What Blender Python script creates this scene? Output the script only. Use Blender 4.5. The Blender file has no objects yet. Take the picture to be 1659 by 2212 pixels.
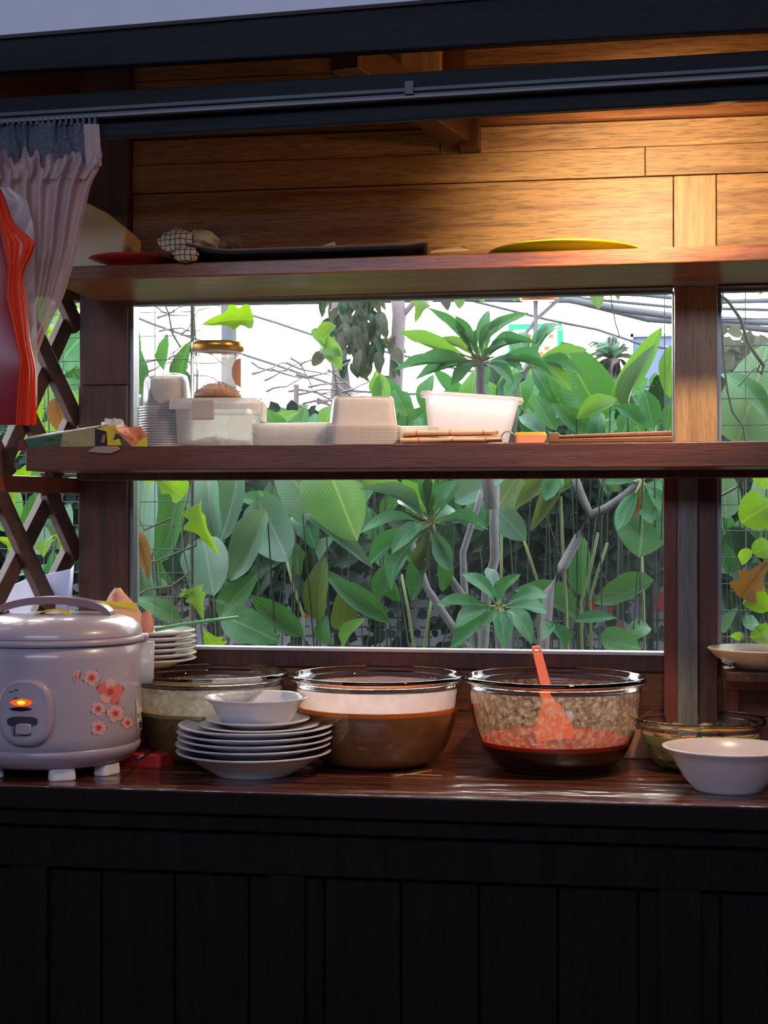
import bpy, math, random
from mathutils import Vector, Matrix
random.seed(7)
C = bpy.context.scene.collection
SC = bpy.context.scene
# ------------------------------------------------------------------ camera
FPX, CX, CY = 3200.0, 829.5, 1106.0          # focal length in pixels of the 1659 x 2212 frame
YAW = math.radians(8.7); PIT = math.atan(22/FPX); EYE = 1.25
cam_d = bpy.data.cameras.new('camera'); cam = bpy.data.objects.new('camera', cam_d); C.objects.link(cam)
cam_d.sensor_fit = 'VERTICAL'; cam_d.sensor_height = 36; cam_d.lens = FPX/2212*36
cam.location = (0, 0, EYE); cam.rotation_euler = (math.pi/2+PIT, 0, YAW)
cam_d.clip_start = .05; cam_d.clip_end = 300
SC.camera = cam
# ------------------------------------------------------------------ view
SC.view_settings.view_transform = 'Standard'
SC.view_settings.look = 'None'; SC.view_settings.gamma = 1; SC.view_settings.exposure = 0
SC.view_settings.use_curve_mapping = False
cy = SC.cycles
cy.transparent_max_bounces = 32; cy.max_bounces = 14; cy.transmission_bounces = 12; cy.glossy_bounces = 4
cy.sample_clamp_indirect = 6; cy.use_denoising = True; cy.caustics_refractive = True
# ------------------------------------------------------------------ sky: hazy white, bright haze round the low sun
W = bpy.data.worlds.new('hazy_sky'); SC.world = W; W.use_nodes = True
nt = W.node_tree; nt.nodes.clear()
def nn(t, ty, **k):
    n = t.nodes.new(ty)
    for a, v in k.items(): setattr(n, a, v)
    return n
tc = nn(nt, 'ShaderNodeTexCoord')
dot = nn(nt, 'ShaderNodeVectorMath', operation='DOT_PRODUCT')
sd = Vector((-.235, .96, .16)).normalized(); dot.inputs[1].default_value = sd
nrm = nn(nt, 'ShaderNodeVectorMath', operation='NORMALIZE')
nt.links.new(tc.outputs['Generated'], nrm.inputs[0]); nt.links.new(nrm.outputs[0], dot.inputs[0])
mr = nn(nt, 'ShaderNodeMapRange', interpolation_type='SMOOTHERSTEP'); mr.inputs[1].default_value = .78; mr.inputs[2].default_value = 1.0
mr.inputs[3].default_value = 0; mr.inputs[4].default_value = 1
nt.links.new(dot.outputs['Value'], mr.inputs[0])
mx = nn(nt, 'ShaderNodeMix', data_type='RGBA'); mx.inputs[6].default_value = (5.0, 5.4, 5.9, 1); mx.inputs[7].default_value = (24.0, 21.0, 19.0, 1)
nt.links.new(mr.outputs[0], mx.inputs[0])
bg = nn(nt, 'ShaderNodeBackground'); wo = nn(nt, 'ShaderNodeOutputWorld'); bg.inputs[1].default_value = 1.0
nt.links.new(mx.outputs[2], bg.inputs[0]); nt.links.new(bg.outputs[0], wo.inputs[0])
# ------------------------------------------------------------------ lights of the rooms and an added counter fill
def lamp(name, kind, loc, aim, energy, color, **k):
    d = bpy.data.lights.new(name, kind); o = bpy.data.objects.new(name, d); C.objects.link(o)
    o.location = loc; d.energy = energy; d.color = color
    o.rotation_euler = (Vector(aim)-Vector(loc)).to_track_quat('-Z', 'Y').to_euler()
    for a, v in k.items(): setattr(d, a, v)
    return o
lamp('porch_daylight', 'AREA', (-.5, -1.3, 2.62), (-.5, 2.2, 2.3), 46, (.62, .70, 1.0), shape='RECTANGLE', size=2.8, size_y=.6)
lamp('booth_spot', 'SPOT', (.06, 2.13, 1.838), (.08, 2.62, 1.70), 22, (1.0, .78, .45), spot_size=math.radians(92), spot_blend=.75, shadow_soft_size=.025)
lamp('booth_bulb', 'POINT', (.16, 2.13, 1.842), (0, 0, 0), 2.6, (1.0, .52, .22), shadow_soft_size=.03)
lamp('counter_fill_spot', 'SPOT', (.14, 2.13, 1.838), (-.42, 2.32, .86), 26, (1.0, .68, .40), spot_size=math.radians(105), spot_blend=.8, shadow_soft_size=.03)  # added beside the booth lamp to boost warm light on the counter

# ------------------------------------------------------------------ projection helpers (where things stand)
def ray(px, py):
    x = (px-CX)/FPX; y = (CY-py)/FPX
    fy = math.cos(PIT)-y*math.sin(PIT); uz = math.sin(PIT)+y*math.cos(PIT)
    return Vector((x*math.cos(YAW)-fy*math.sin(YAW), x*math.sin(YAW)+fy*math.cos(YAW), uz))
EV = Vector((0, 0, EYE))
def P(px, py, Y):
    r = ray(px, py); return EV+r*(Y/r.y)
def PZ(px, py, z):
    r = ray(px, py); return EV+r*((z-EYE)/r.z)
def PL(px, py, p0, n):
    r = ray(px, py); return EV+r*((p0-EV).dot(n)/r.dot(n))
def XP(px, Y): return P(px, 1106, Y).x
def ZP(px, py, Y): return P(px, py, Y).z
def R(d): return math.radians(d)

# ------------------------------------------------------------------ materials
def mat(name):
    m = bpy.data.materials.new(name); m.use_nodes = True
    t = m.node_tree; t.nodes.clear(); o = nn(t, 'ShaderNodeOutputMaterial')
    return m, t, o
def principled(t, col, rough=.5, **k):
    b = nn(t, 'ShaderNodeBsdfPrincipled')
    b.inputs['Base Color'].default_value = (*col, 1); b.inputs['Roughness'].default_value = rough
    for a, v in k.items():
        b.inputs[a.replace('_', ' ')].default_value = v
    return b
def plain(name, col, rough=.5, noise=.12, nscale=30, bump=0, **k):
    m, t, o = mat(name); b = principled(t, col, rough, **k)
    tc = nn(t, 'ShaderNodeTexCoord'); n = nn(t, 'ShaderNodeTexNoise'); n.inputs['Scale'].default_value = nscale; n.inputs['Detail'].default_value = 4
    t.links.new(tc.outputs['Object'], n.inputs[0])
    x = nn(t, 'ShaderNodeMix', data_type='RGBA'); x.inputs[6].default_value = (*[c*(1-noise) for c in col], 1); x.inputs[7].default_value = (*[min(1, c*(1+noise)) for c in col], 1)
    t.links.new(n.outputs[0], x.inputs[0]); t.links.new(x.outputs[2], b.inputs['Base Color'])
    if bump:
        bp = nn(t, 'ShaderNodeBump'); bp.inputs['Strength'].default_value = bump; bp.inputs['Distance'].default_value = .002
        t.links.new(n.outputs[0], bp.inputs['Height']); t.links.new(bp.outputs[0], b.inputs['Normal'])
    t.links.new(b.outputs[0], o.inputs[0]); return m
def wood(name, dark, light, rough=.42, axis=0, scale=1.0, bump=.25, pores=.5, **k):
    m, t, o = mat(name); b = principled(t, light, rough, **k)
    tc = nn(t, 'ShaderNodeTexCoord'); oi = nn(t, 'ShaderNodeObjectInfo')
    ad = nn(t, 'ShaderNodeVectorMath', operation='ADD'); t.links.new(tc.outputs['Object'], ad.inputs[0]); t.links.new(oi.outputs['Random'], ad.inputs[1])
    mp = nn(t, 'ShaderNodeMapping'); s = [38*scale]*3; s[axis] = 2.2*scale; mp.inputs['Scale'].default_value = s
    t.links.new(ad.outputs[0], mp.inputs[0])
    n = nn(t, 'ShaderNodeTexNoise'); n.inputs['Scale'].default_value = 1; n.inputs['Detail'].default_value = 6; n.inputs['Distortion'].default_value = .8; n.inputs['Roughness'].default_value = .65
    t.links.new(mp.outputs[0], n.inputs[0])
    mp2 = nn(t, 'ShaderNodeMapping'); s2 = [420*scale]*3; s2[axis] = 28*scale; mp2.inputs['Scale'].default_value = s2; t.links.new(ad.outputs[0], mp2.inputs[0])
    n2 = nn(t, 'ShaderNodeTexNoise'); n2.inputs['Scale'].default_value = 1; n2.inputs['Detail'].default_value = 3; t.links.new(mp2.outputs[0], n2.inputs[0])
    rp = nn(t, 'ShaderNodeValToRGB'); rp.color_ramp.elements[0].position = .3; rp.color_ramp.elements[1].position = .66
    rp.color_ramp.elements[0].color = (*dark, 1); rp.color_ramp.elements[1].color = (*light, 1); t.links.new(n.outputs[0], rp.inputs[0])
    r2 = nn(t, 'ShaderNodeMapRange'); r2.inputs[1].default_value = .36; r2.inputs[2].default_value = .5; r2.inputs[3].default_value = 1-pores; r2.inputs[4].default_value = 1
    t.links.new(n2.outputs[0], r2.inputs[0])
    mu = nn(t, 'ShaderNodeMix', data_type='RGBA', blend_type='MULTIPLY'); mu.inputs[0].default_value = 1
    t.links.new(rp.outputs[0], mu.inputs[6]); t.links.new(r2.outputs[0], mu.inputs[7]); t.links.new(mu.outputs[2], b.inputs['Base Color'])
    bp = nn(t, 'ShaderNodeBump'); bp.inputs['Strength'].default_value = bump; bp.inputs['Distance'].default_value = .001
    t.links.new(n2.outputs[0], bp.inputs['Height']); t.links.new(bp.outputs[0], b.inputs['Normal'])
    t.links.new(b.outputs[0], o.inputs[0]); return m
def thin(name, col, trans=.5, transl=.3, rough=.3, noise=0, nscale=40, gloss=.06):
    """thin sheet: see-through + translucent + diffuse, with a little gloss"""
    m, t, o = mat(name)
    d = nn(t, 'ShaderNodeBsdfDiffuse'); d.inputs[0].default_value = (*col, 1)
    tl = nn(t, 'ShaderNodeBsdfTranslucent'); tl.inputs[0].default_value = (*col, 1)
    a = nn(t, 'ShaderNodeMixShader'); a.inputs[0].default_value = transl; t.links.new(d.outputs[0], a.inputs[1]); t.links.new(tl.outputs[0], a.inputs[2])
    tr = nn(t, 'ShaderNodeBsdfTransparent'); b = nn(t, 'ShaderNodeMixShader'); b.inputs[0].default_value = trans
    t.links.new(a.outputs[0], b.inputs[1]); t.links.new(tr.outputs[0], b.inputs[2])
    if noise:
        tc = nn(t, 'ShaderNodeTexCoord'); n = nn(t, 'ShaderNodeTexNoise'); n.inputs['Scale'].default_value = nscale; n.inputs['Detail'].default_value = 5; t.links.new(tc.outputs['Object'], n.inputs[0])
        r = nn(t, 'ShaderNodeMapRange'); r.inputs[1].default_value = .35; r.inputs[2].default_value = .65; r.inputs[3].default_value = max(0, trans-noise); r.inputs[4].default_value = min(1, trans+noise)
        t.links.new(n.outputs[0], r.inputs[0]); t.links.new(r.outputs[0], b.inputs[0])
    g = nn(t, 'ShaderNodeBsdfGlossy'); g.inputs['Roughness'].default_value = rough
    lw = nn(t, 'ShaderNodeLayerWeight'); lw.inputs[0].default_value = .25
    ml = nn(t, 'ShaderNodeMath', operation='MULTIPLY'); ml.inputs[1].default_value = gloss*6; t.links.new(lw.outputs['Fresnel'], ml.inputs[0])
    c = nn(t, 'ShaderNodeMixShader'); t.links.new(ml.outputs[0], c.inputs[0]); t.links.new(b.outputs[0], c.inputs[1]); t.links.new(g.outputs[0], c.inputs[2])
    t.links.new(c.outputs[0], o.inputs[0]); return m
def leafmat(name, c1, c2, rib, transl=.35, rough=.3, veins=26, spec=.5):
    m, t, o = mat(name)
    uv = nn(t, 'ShaderNodeTexCoord'); sp = nn(t, 'ShaderNodeSeparateXYZ'); t.links.new(uv.outputs['UV'], sp.inputs[0])
    oi = nn(t, 'ShaderNodeObjectInfo')
    n = nn(t, 'ShaderNodeTexNoise'); n.inputs['Scale'].default_value = 3; n.inputs['Detail'].default_value = 3
    ad = nn(t, 'ShaderNodeVectorMath', operation='ADD'); t.links.new(uv.outputs['UV'], ad.inputs[0]); t.links.new(oi.outputs['Random'], ad.inputs[1]); t.links.new(ad.outputs[0], n.inputs[0])
    av = nn(t, 'ShaderNodeMath', operation='ADD'); t.links.new(n.outputs[0], av.inputs[0]); t.links.new(oi.outputs['Random'], av.inputs[1])
    hf = nn(t, 'ShaderNodeMath', operation='MULTIPLY'); hf.inputs[1].default_value = .5; t.links.new(av.outputs[0], hf.inputs[0])
    x = nn(t, 'ShaderNodeMix', data_type='RGBA'); x.inputs[6].default_value = (*c1, 1); x.inputs[7].default_value = (*c2, 1); t.links.new(hf.outputs[0], x.inputs[0])
    # side = |u-.5| ; lateral veins run forward from the midrib
    s1 = nn(t, 'ShaderNodeMath', operation='SUBTRACT'); s1.inputs[1].default_value = .5; t.links.new(sp.outputs[0], s1.inputs[0])
    s2 = nn(t, 'ShaderNodeMath', operation='ABSOLUTE'); t.links.new(s1.outputs[0], s2.inputs[0])
    v1 = nn(t, 'ShaderNodeMath', operation='MULTIPLY_ADD'); v1.inputs[1].default_value = -.55; t.links.new(s2.outputs[0], v1.inputs[0]); t.links.new(sp.outputs[1], v1.inputs[2])
    v2 = nn(t, 'ShaderNodeMath', operation='MULTIPLY'); v2.inputs[1].default_value = veins*6.283; t.links.new(v1.outputs[0], v2.inputs[0])
    v3 = nn(t, 'ShaderNodeMath', operation='SINE'); t.links.new(v2.outputs[0], v3.inputs[0])
    v4 = nn(t, 'ShaderNodeMapRange'); v4.inputs[1].default_value = .75; v4.inputs[2].default_value = 1; v4.inputs[3].default_value = 0; v4.inputs[4].default_value = .13; t.links.new(v3.outputs[0], v4.inputs[0])
    r1 = nn(t, 'ShaderNodeMapRange'); r1.inputs[1].default_value = .028; r1.inputs[2].default_value = .01; r1.inputs[3].default_value = 0; r1.inputs[4].default_value = .8; t.links.new(s2.outputs[0], r1.inputs[0])
    mxv = nn(t, 'ShaderNodeMath', operation='MAXIMUM'); t.links.new(v4.outputs[0], mxv.inputs[0]); t.links.new(r1.outputs[0], mxv.inputs[1])
    y = nn(t, 'ShaderNodeMix', data_type='RGBA'); y.inputs[7].default_value = (*rib, 1); t.links.new(mxv.outputs[0], y.inputs[0]); t.links.new(x.outputs[2], y.inputs[6])
    b = principled(t, c1, rough); b.inputs['Specular IOR Level'].default_value = spec*.42; t.links.new(y.outputs[2], b.inputs['Base Color'])
    bp = nn(t, 'ShaderNodeBump'); bp.inputs['Strength'].default_value = .10; bp.inputs['Distance'].default_value = .002; t.links.new(v3.outputs[0], bp.inputs['Height']); t.links.new(bp.outputs[0], b.inputs['Normal'])
    tl = nn(t, 'ShaderNodeBsdfTranslucent'); g = nn(t, 'ShaderNodeMix', data_type='RGBA', blend_type='MULTIPLY'); g.inputs[0].default_value = 1; g.inputs[7].default_value = (1.35, 1.25, .45, 1)
    t.links.new(y.outputs[2], g.inputs[6]); t.links.new(g.outputs[2], tl.inputs[0])
    ms = nn(t, 'ShaderNodeMixShader'); ms.inputs[0].default_value = transl; t.links.new(b.outputs[0], ms.inputs[1]); t.links.new(tl.outputs[0], ms.inputs[2])
    t.links.new(ms.outputs[0], o.inputs[0]); return m
def glassmat(name, col=(1, 1, 1), rough=0.0, ior=1.45):
    m, t, o = mat(name); b = principled(t, col, rough); b.inputs['Transmission Weight'].default_value = 1; b.inputs['IOR'].default_value = ior
    t.links.new(b.outputs[0], o.inputs[0]); return m
def emis(name, col, s):
    m, t, o = mat(name); e = nn(t, 'ShaderNodeEmission'); e.inputs[0].default_value = (*col, 1); e.inputs[1].default_value = s; t.links.new(e.outputs[0], o.inputs[0]); return m

M = {}
M['wall'] = wood('teak_wall_boards', (.19, .078, .032), (.46, .25, .108), .45, 0, pores=.45)
M['wallv'] = wood('teak_stile', (.24, .12, .05), (.46, .27, .12), .45, 2, pores=.3)
M['shelf'] = wood('stained_shelf', (.10, .03, .010), (.31, .105, .033), .34, 0, pores=.4)
M['shelfm'] = wood('dim_lit_shelf', (.06, .018, .009), (.15, .048, .022), .38, 0, pores=.35)  # same shelf wood, darkened for the middle shelf's dimmer light
M['post'] = wood('stained_post', (.045, .016, .010), (.12, .038, .018), .42, 2, pores=.3)
M['red'] = wood('red_brown_stile', (.11, .025, .013), (.22, .052, .025), .4, 2, pores=.2)
M['grey'] = wood('cool_lit_post_grey', (.10, .095, .08), (.20, .19, .16), .5, 2, pores=.3)  # cool light on the post face put into a grey wood colour
M['beam'] = wood('black_stained_beam', (.008, .0085, .011), (.016, .017, .022), .6, 0, pores=.2, Specular_IOR_Level=.15)
M['front'] = wood('dark_counter_front', (.006, .004, .004), (.013, .009, .008), .7, 2, pores=.3, Specular_IOR_Level=.15)
M['counter'] = wood('varnished_counter_top', (.07, .018, .008), (.20, .052, .022), .38, 0, bump=.12, pores=.35, Coat_Weight=1.0, Coat_Roughness=.14, Specular_IOR_Level=.8)
t = M['counter'].node_tree; b = [q for q in t.nodes if q.type == 'BSDF_PRINCIPLED'][0]; tcn = nn(t, 'ShaderNodeTexCoord')
mpn = nn(t, 'ShaderNodeMapping'); mpn.inputs['Scale'].default_value = (6, 18, 6); t.links.new(tcn.outputs['Object'], mpn.inputs[0]); nz = nn(t, 'ShaderNodeTexNoise'); nz.inputs['Scale'].default_value = 1; nz.inputs['Detail'].default_value = 3
t.links.new(mpn.outputs[0], nz.inputs[0]); bpn = nn(t, 'ShaderNodeBump'); bpn.inputs['Strength'].default_value = 1; bpn.inputs['Distance'].default_value = .019; t.links.new(nz.outputs[0], bpn.inputs['Height']); t.links.new(bpn.outputs[0], b.inputs['Coat Normal'])
M['lattice'] = wood('dark_lattice', (.03, .016, .013), (.085, .035, .024), .45, 0, pores=.2)
M['plaster'] = plain('white_plaster', (.72, .74, .80), .8, .05, 18, bump=.3)
M['room'] = plain('room_paint', (.30, .30, .33), .9, .04, 8)
M['tile'] = plain('floor_tiles', (.16, .14, .13), .5, .1, 6)
M['alu'] = plain('grey_aluminium', (.32, .32, .34), .35, .08, 60, Metallic=.6)
M['lip'] = plain('pale_sill', (.55, .53, .5), .4)
M['track'] = plain('curtain_track_grey', (.05, .06, .075), .5, .1, 60)
M['trackl'] = plain('curtain_track_lip', (.16, .15, .15), .45, .1, 60)
M['curtain'] = thin('sheer_pink_curtain', (.70, .52, .50), .14, .4, .6, .06, 250, .0)
M['gauze'] = thin('grey_gauze_header', (.22, .26, .33), .42, .4, .6, .15, 250, .0)
M['bagred'] = thin('red_plastic_bags', (1.0, .075, .02), .0, .3, .3, 0, 40, .05)
M['bagwhite'] = thin('white_plastic_bag', (.85, .80, .78), .12, .45, .3, .06, 60, .08)
M['cream'] = plain('cream_plastic', (.85, .74, .46), .45, .03)
M['redpl'] = plain('red_melamine', (.62, .035, .03), .3, .05)
M['redbox'] = plain('red_plastic', (.60, .04, .035), .35, .08)
M['lime'] = plain('lime_plastic', (.50, .56, .02), .3, .04)
M['limei'] = M['lime']
M['black'] = plain('black_tray', (.012, .013, .018), .35, .1)
M['paper'] = plain('buff_paper', (.62, .42, .22), .7, .08)
M['brownpaper'] = plain('tray_rim_brown', (.28, .17, .11), .6)
M['china'] = plain('white_china', (.70, .68, .70), .16, .02, 12)
M['china2'] = plain('white_melamine', (.66, .60, .60), .28, .02, 12)
M['gold'] = plain('gold_lid', (.62, .36, .06), .3, .05, Metallic=.7)
M['glass'] = glassmat('bowl_glass', (1, 1, 1))
M['jar'] = thin('jar_glass', (.95, .93, .9), .90, .5, .05, .04, 20, .10)
M['pane'] = None
M['pet'] = thin('clear_cup_plastic', (.92, .90, .88), .38, .6, .2, .04, 60, .09)
M['milky'] = thin('milky_container_plastic', (.94, .91, .88), .12, .6, .3, .04, 60, .08)
M['tub'] = thin('frosted_tub_plastic', (.74, .66, .68), .24, .6, .3, .05, 30, .06)
M['lidc'] = plain('beige_lid', (.55, .45, .37), .4, .04)
M['shallot'] = plain('fried_shallots', (.50, .19, .05), .6, .45, 160, bump=.6)
M['crumb'] = plain('pale_crumbs', (.45, .36, .22), .7, .4, 120)
M['felt'] = plain('brown_disc_label', (.40, .20, .13), .8)
M['orange'] = plain('orange_plastic', (.90, .16, .02), .3, .04)
M['orangey'] = plain('yellow_orange_band', (.95, .42, .04), .35)
M['salmon'] = plain('salmon_case', (.80, .30, .18), .4)
M['steel'] = plain('ring_metal', (.45, .40, .38), .25, .05, Metallic=.9)
M['leather'] = plain('brown_leather', (.22, .095, .045), .5, .25, 60, bump=.3)
M['stitch'] = plain('leather_stitching', (.36, .20, .10), .7)
M['twig'] = plain('dry_straw', (.55, .33, .10), .7)
M['cable'] = plain('black_cable', (.012, .012, .013), .4)
M['pink'] = plain('pink_tray', (.50, .27, .21), .4)
M['cook'] = plain('lilac_cooker_shell', (.44, .37, .43), .30, .03, 40, Coat_Weight=.4)
M['cookd'] = plain('cooker_trim', (.40, .33, .40), .35, .03)
M['handle'] = plain('cooker_handle_mauve', (.24, .15, .19), .3, .04)
M['foot'] = plain('cooker_foot', (.72, .68, .72), .45, .03)
M['lampon'] = emis('lit_indicator', (1, .14, .01), .9)
M['lampon2'] = emis('lit_indicator_core', (1, .42, .05), 2.2)
M['lampoff'] = plain('dark_indicator', (.06, .005, .012), .2)
M['dark'] = plain('dark_recess', (.05, .045, .06), .4)
M['petal'] = plain('printed_petal_pale', (.72, .42, .38), .35, .1, 200)
M['petal2'] = plain('printed_petal_coral', (.75, .17, .13), .35, .15, 200)
M['petal3'] = plain('printed_flower_heart', (.55, .05, .05), .35, .1, 200)
M['sticker'] = plain('cooker_sticker', (.66, .62, .58), .5)
M['ink'] = plain('black_print', (.03, .03, .035), .5)
M['redink'] = plain('red_print', (.55, .10, .06), .5)
M['cola'] = plain('carton_green', (.03, .12, .06), .35)
M['colb'] = plain('carton_olive', (.34, .30, .14), .35, .15, 90)
M['colc'] = plain('carton_yellow', (.80, .58, .03), .35, .1)
M['cold'] = plain('carton_orange', (.80, .25, .09), .4, .3, 70)
M['cole'] = plain('carton_maroon', (.16, .01, .03), .4)
M['cardw'] = plain('carton_white', (.70, .66, .55), .4)
M['cardb'] = plain('carton_inside_grey', (.20, .15, .13), .7)
M['bluew'] = plain('white_blue_plastic', (.55, .58, .72), .35, .05)
M['peach'] = plain('peach_cloth', (.75, .45, .30), .8, .1, 90)
M['pinkc'] = plain('pink_cloth', (.70, .26, .18), .8, .1, 90)
M['yellow'] = plain('yellow_plastic', (.80, .66, .02), .4)
M['greenstick'] = plain('green_stalk', (.10, .42, .12), .35, .15)
M['wire'] = plain('green_coated_wire', (.02, .035, .03), .5)
M['stalk'] = plain('dark_green_stalk', (.012, .02, .008), .7)
M['vine'] = plain('vine_stem', (.06, .075, .035), .6)
M['stem'] = plain('pale_green_stem', (.13, .17, .045), .5, .2)
M['bark'] = plain('grey_bark', (.14, .13, .14), .8, .4, 60, bump=.5)
M['barkd'] = plain('mauve_bark', (.16, .12, .13), .8, .25, 40)
M['cabl'] = plain('street_cable', (.08, .08, .10), .6)
M['soil'] = plain('garden_soil', (.03, .028, .02), .95, .4, 10)
M['leafbag'] = plain('dry_brown_leaf', (.20, .10, .07), .7, .3, 60, bump=.6)
# leaves
M['Lpale'] = leafmat('blue_green_leaf', (0.0538, 0.1288, 0.0913), (0.1075, 0.1988, 0.1506), (0.1613, 0.2475, 0.1826), .22, .34, 22, .7)
M['Lmid'] = leafmat('mid_green_leaf', (0.0241, 0.1075, 0.0347), (0.0482, 0.1506, 0.0482), (0.1182, 0.2257, 0.0969), .3, .36, 18, .55)
M['Lteal'] = leafmat('frangipani_leaf', (0.0241, 0.1182, 0.0594), (0.0482, 0.1669, 0.0750), (0.1344, 0.2582, 0.1344), .3, .33, 20, .6)
M['Lbright'] = leafmat('yellow_green_leaf', (0.0538, 0.1613, 0.0375), (0.1075, 0.2257, 0.0538), (0.1882, 0.2957, 0.0969), .42, .36, 22, .5)
M['Llime'] = leafmat('lime_vine_leaf', (0.0762, 0.1882, 0.0090), (0.1344, 0.2509, 0.0157), (0.1792, 0.2778, 0.0448), .55, .45, 9, .3)
M['Lolive'] = leafmat('olive_leaf', (0.0538, 0.0913, 0.0269), (0.0913, 0.1400, 0.0375), (0.1400, 0.1826, 0.0750), .3, .45, 18, .4)
M['Ldark'] = leafmat('dark_green_leaf', (0.0067, 0.0241, 0.0123), (0.0162, 0.0459, 0.0213), (0.0325, 0.0700, 0.0375), .15, .4, 14, .5)
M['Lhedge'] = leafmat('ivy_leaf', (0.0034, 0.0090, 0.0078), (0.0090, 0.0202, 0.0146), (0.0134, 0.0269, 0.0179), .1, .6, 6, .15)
M['Lfar'] = leafmat('tree_leaf', (0.0325, 0.0403, 0.0325), (0.0700, 0.0750, 0.0594), (0.0806, 0.0862, 0.0644), .3, .5, 10, .3)
M['Lbrown'] = leafmat('dry_leaf', (0.1182, 0.0594, 0.0241), (0.1826, 0.0969, 0.0375), (0.0806, 0.0431, 0.0162), .3, .6, 10, .2)
def pane_mat():
    m, t, o = mat('dusty_window_glass')
    tr = nn(t, 'ShaderNodeBsdfTransparent'); tr.inputs[0].default_value = (.95, .97, .96, 1)
    g = nn(t, 'ShaderNodeBsdfGlossy'); g.inputs['Roughness'].default_value = .02
    fr = nn(t, 'ShaderNodeFresnel'); fr.inputs[0].default_value = 1.35
    a = nn(t, 'ShaderNodeMixShader'); t.links.new(fr.outputs[0], a.inputs[0]); t.links.new(tr.outputs[0], a.inputs[1]); t.links.new(g.outputs[0], a.inputs[2])
    tc = nn(t, 'ShaderNodeTexCoord'); v = nn(t, 'ShaderNodeTexVoronoi'); v.inputs['Scale'].default_value = 75; t.links.new(tc.outputs['Object'], v.inputs[0])
    n = nn(t, 'ShaderNodeTexNoise'); n.inputs['Scale'].default_value = 4; t.links.new(tc.outputs['Object'], n.inputs[0])
    r = nn(t, 'ShaderNodeMapRange'); r.inputs[1].default_value = .085; r.inputs[2].default_value = .04; r.inputs[3].default_value = 0; r.inputs[4].default_value = .10; t.links.new(v.outputs['Distance'], r.inputs[0])
    r2 = nn(t, 'ShaderNodeMapRange'); r2.inputs[1].default_value = .3; r2.inputs[2].default_value = .7; r2.inputs[3].default_value = .0; r2.inputs[4].default_value = .009; t.links.new(n.outputs[0], r2.inputs[0])
    mx = nn(t, 'ShaderNodeMath', operation='ADD'); t.links.new(r.outputs[0], mx.inputs[0]); t.links.new(r2.outputs[0], mx.inputs[1])
    tl = nn(t, 'ShaderNodeBsdfTranslucent'); tl.inputs[0].default_value = (.75, .85, .82, 1)
    b = nn(t, 'ShaderNodeMixShader'); t.links.new(mx.outputs[0], b.inputs[0]); t.links.new(a.outputs[0], b.inputs[1]); t.links.new(tl.outputs[0], b.inputs[2])
    t.links.new(b.outputs[0], o.inputs[0]); return m
M['pane'] = pane_mat()

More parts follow.
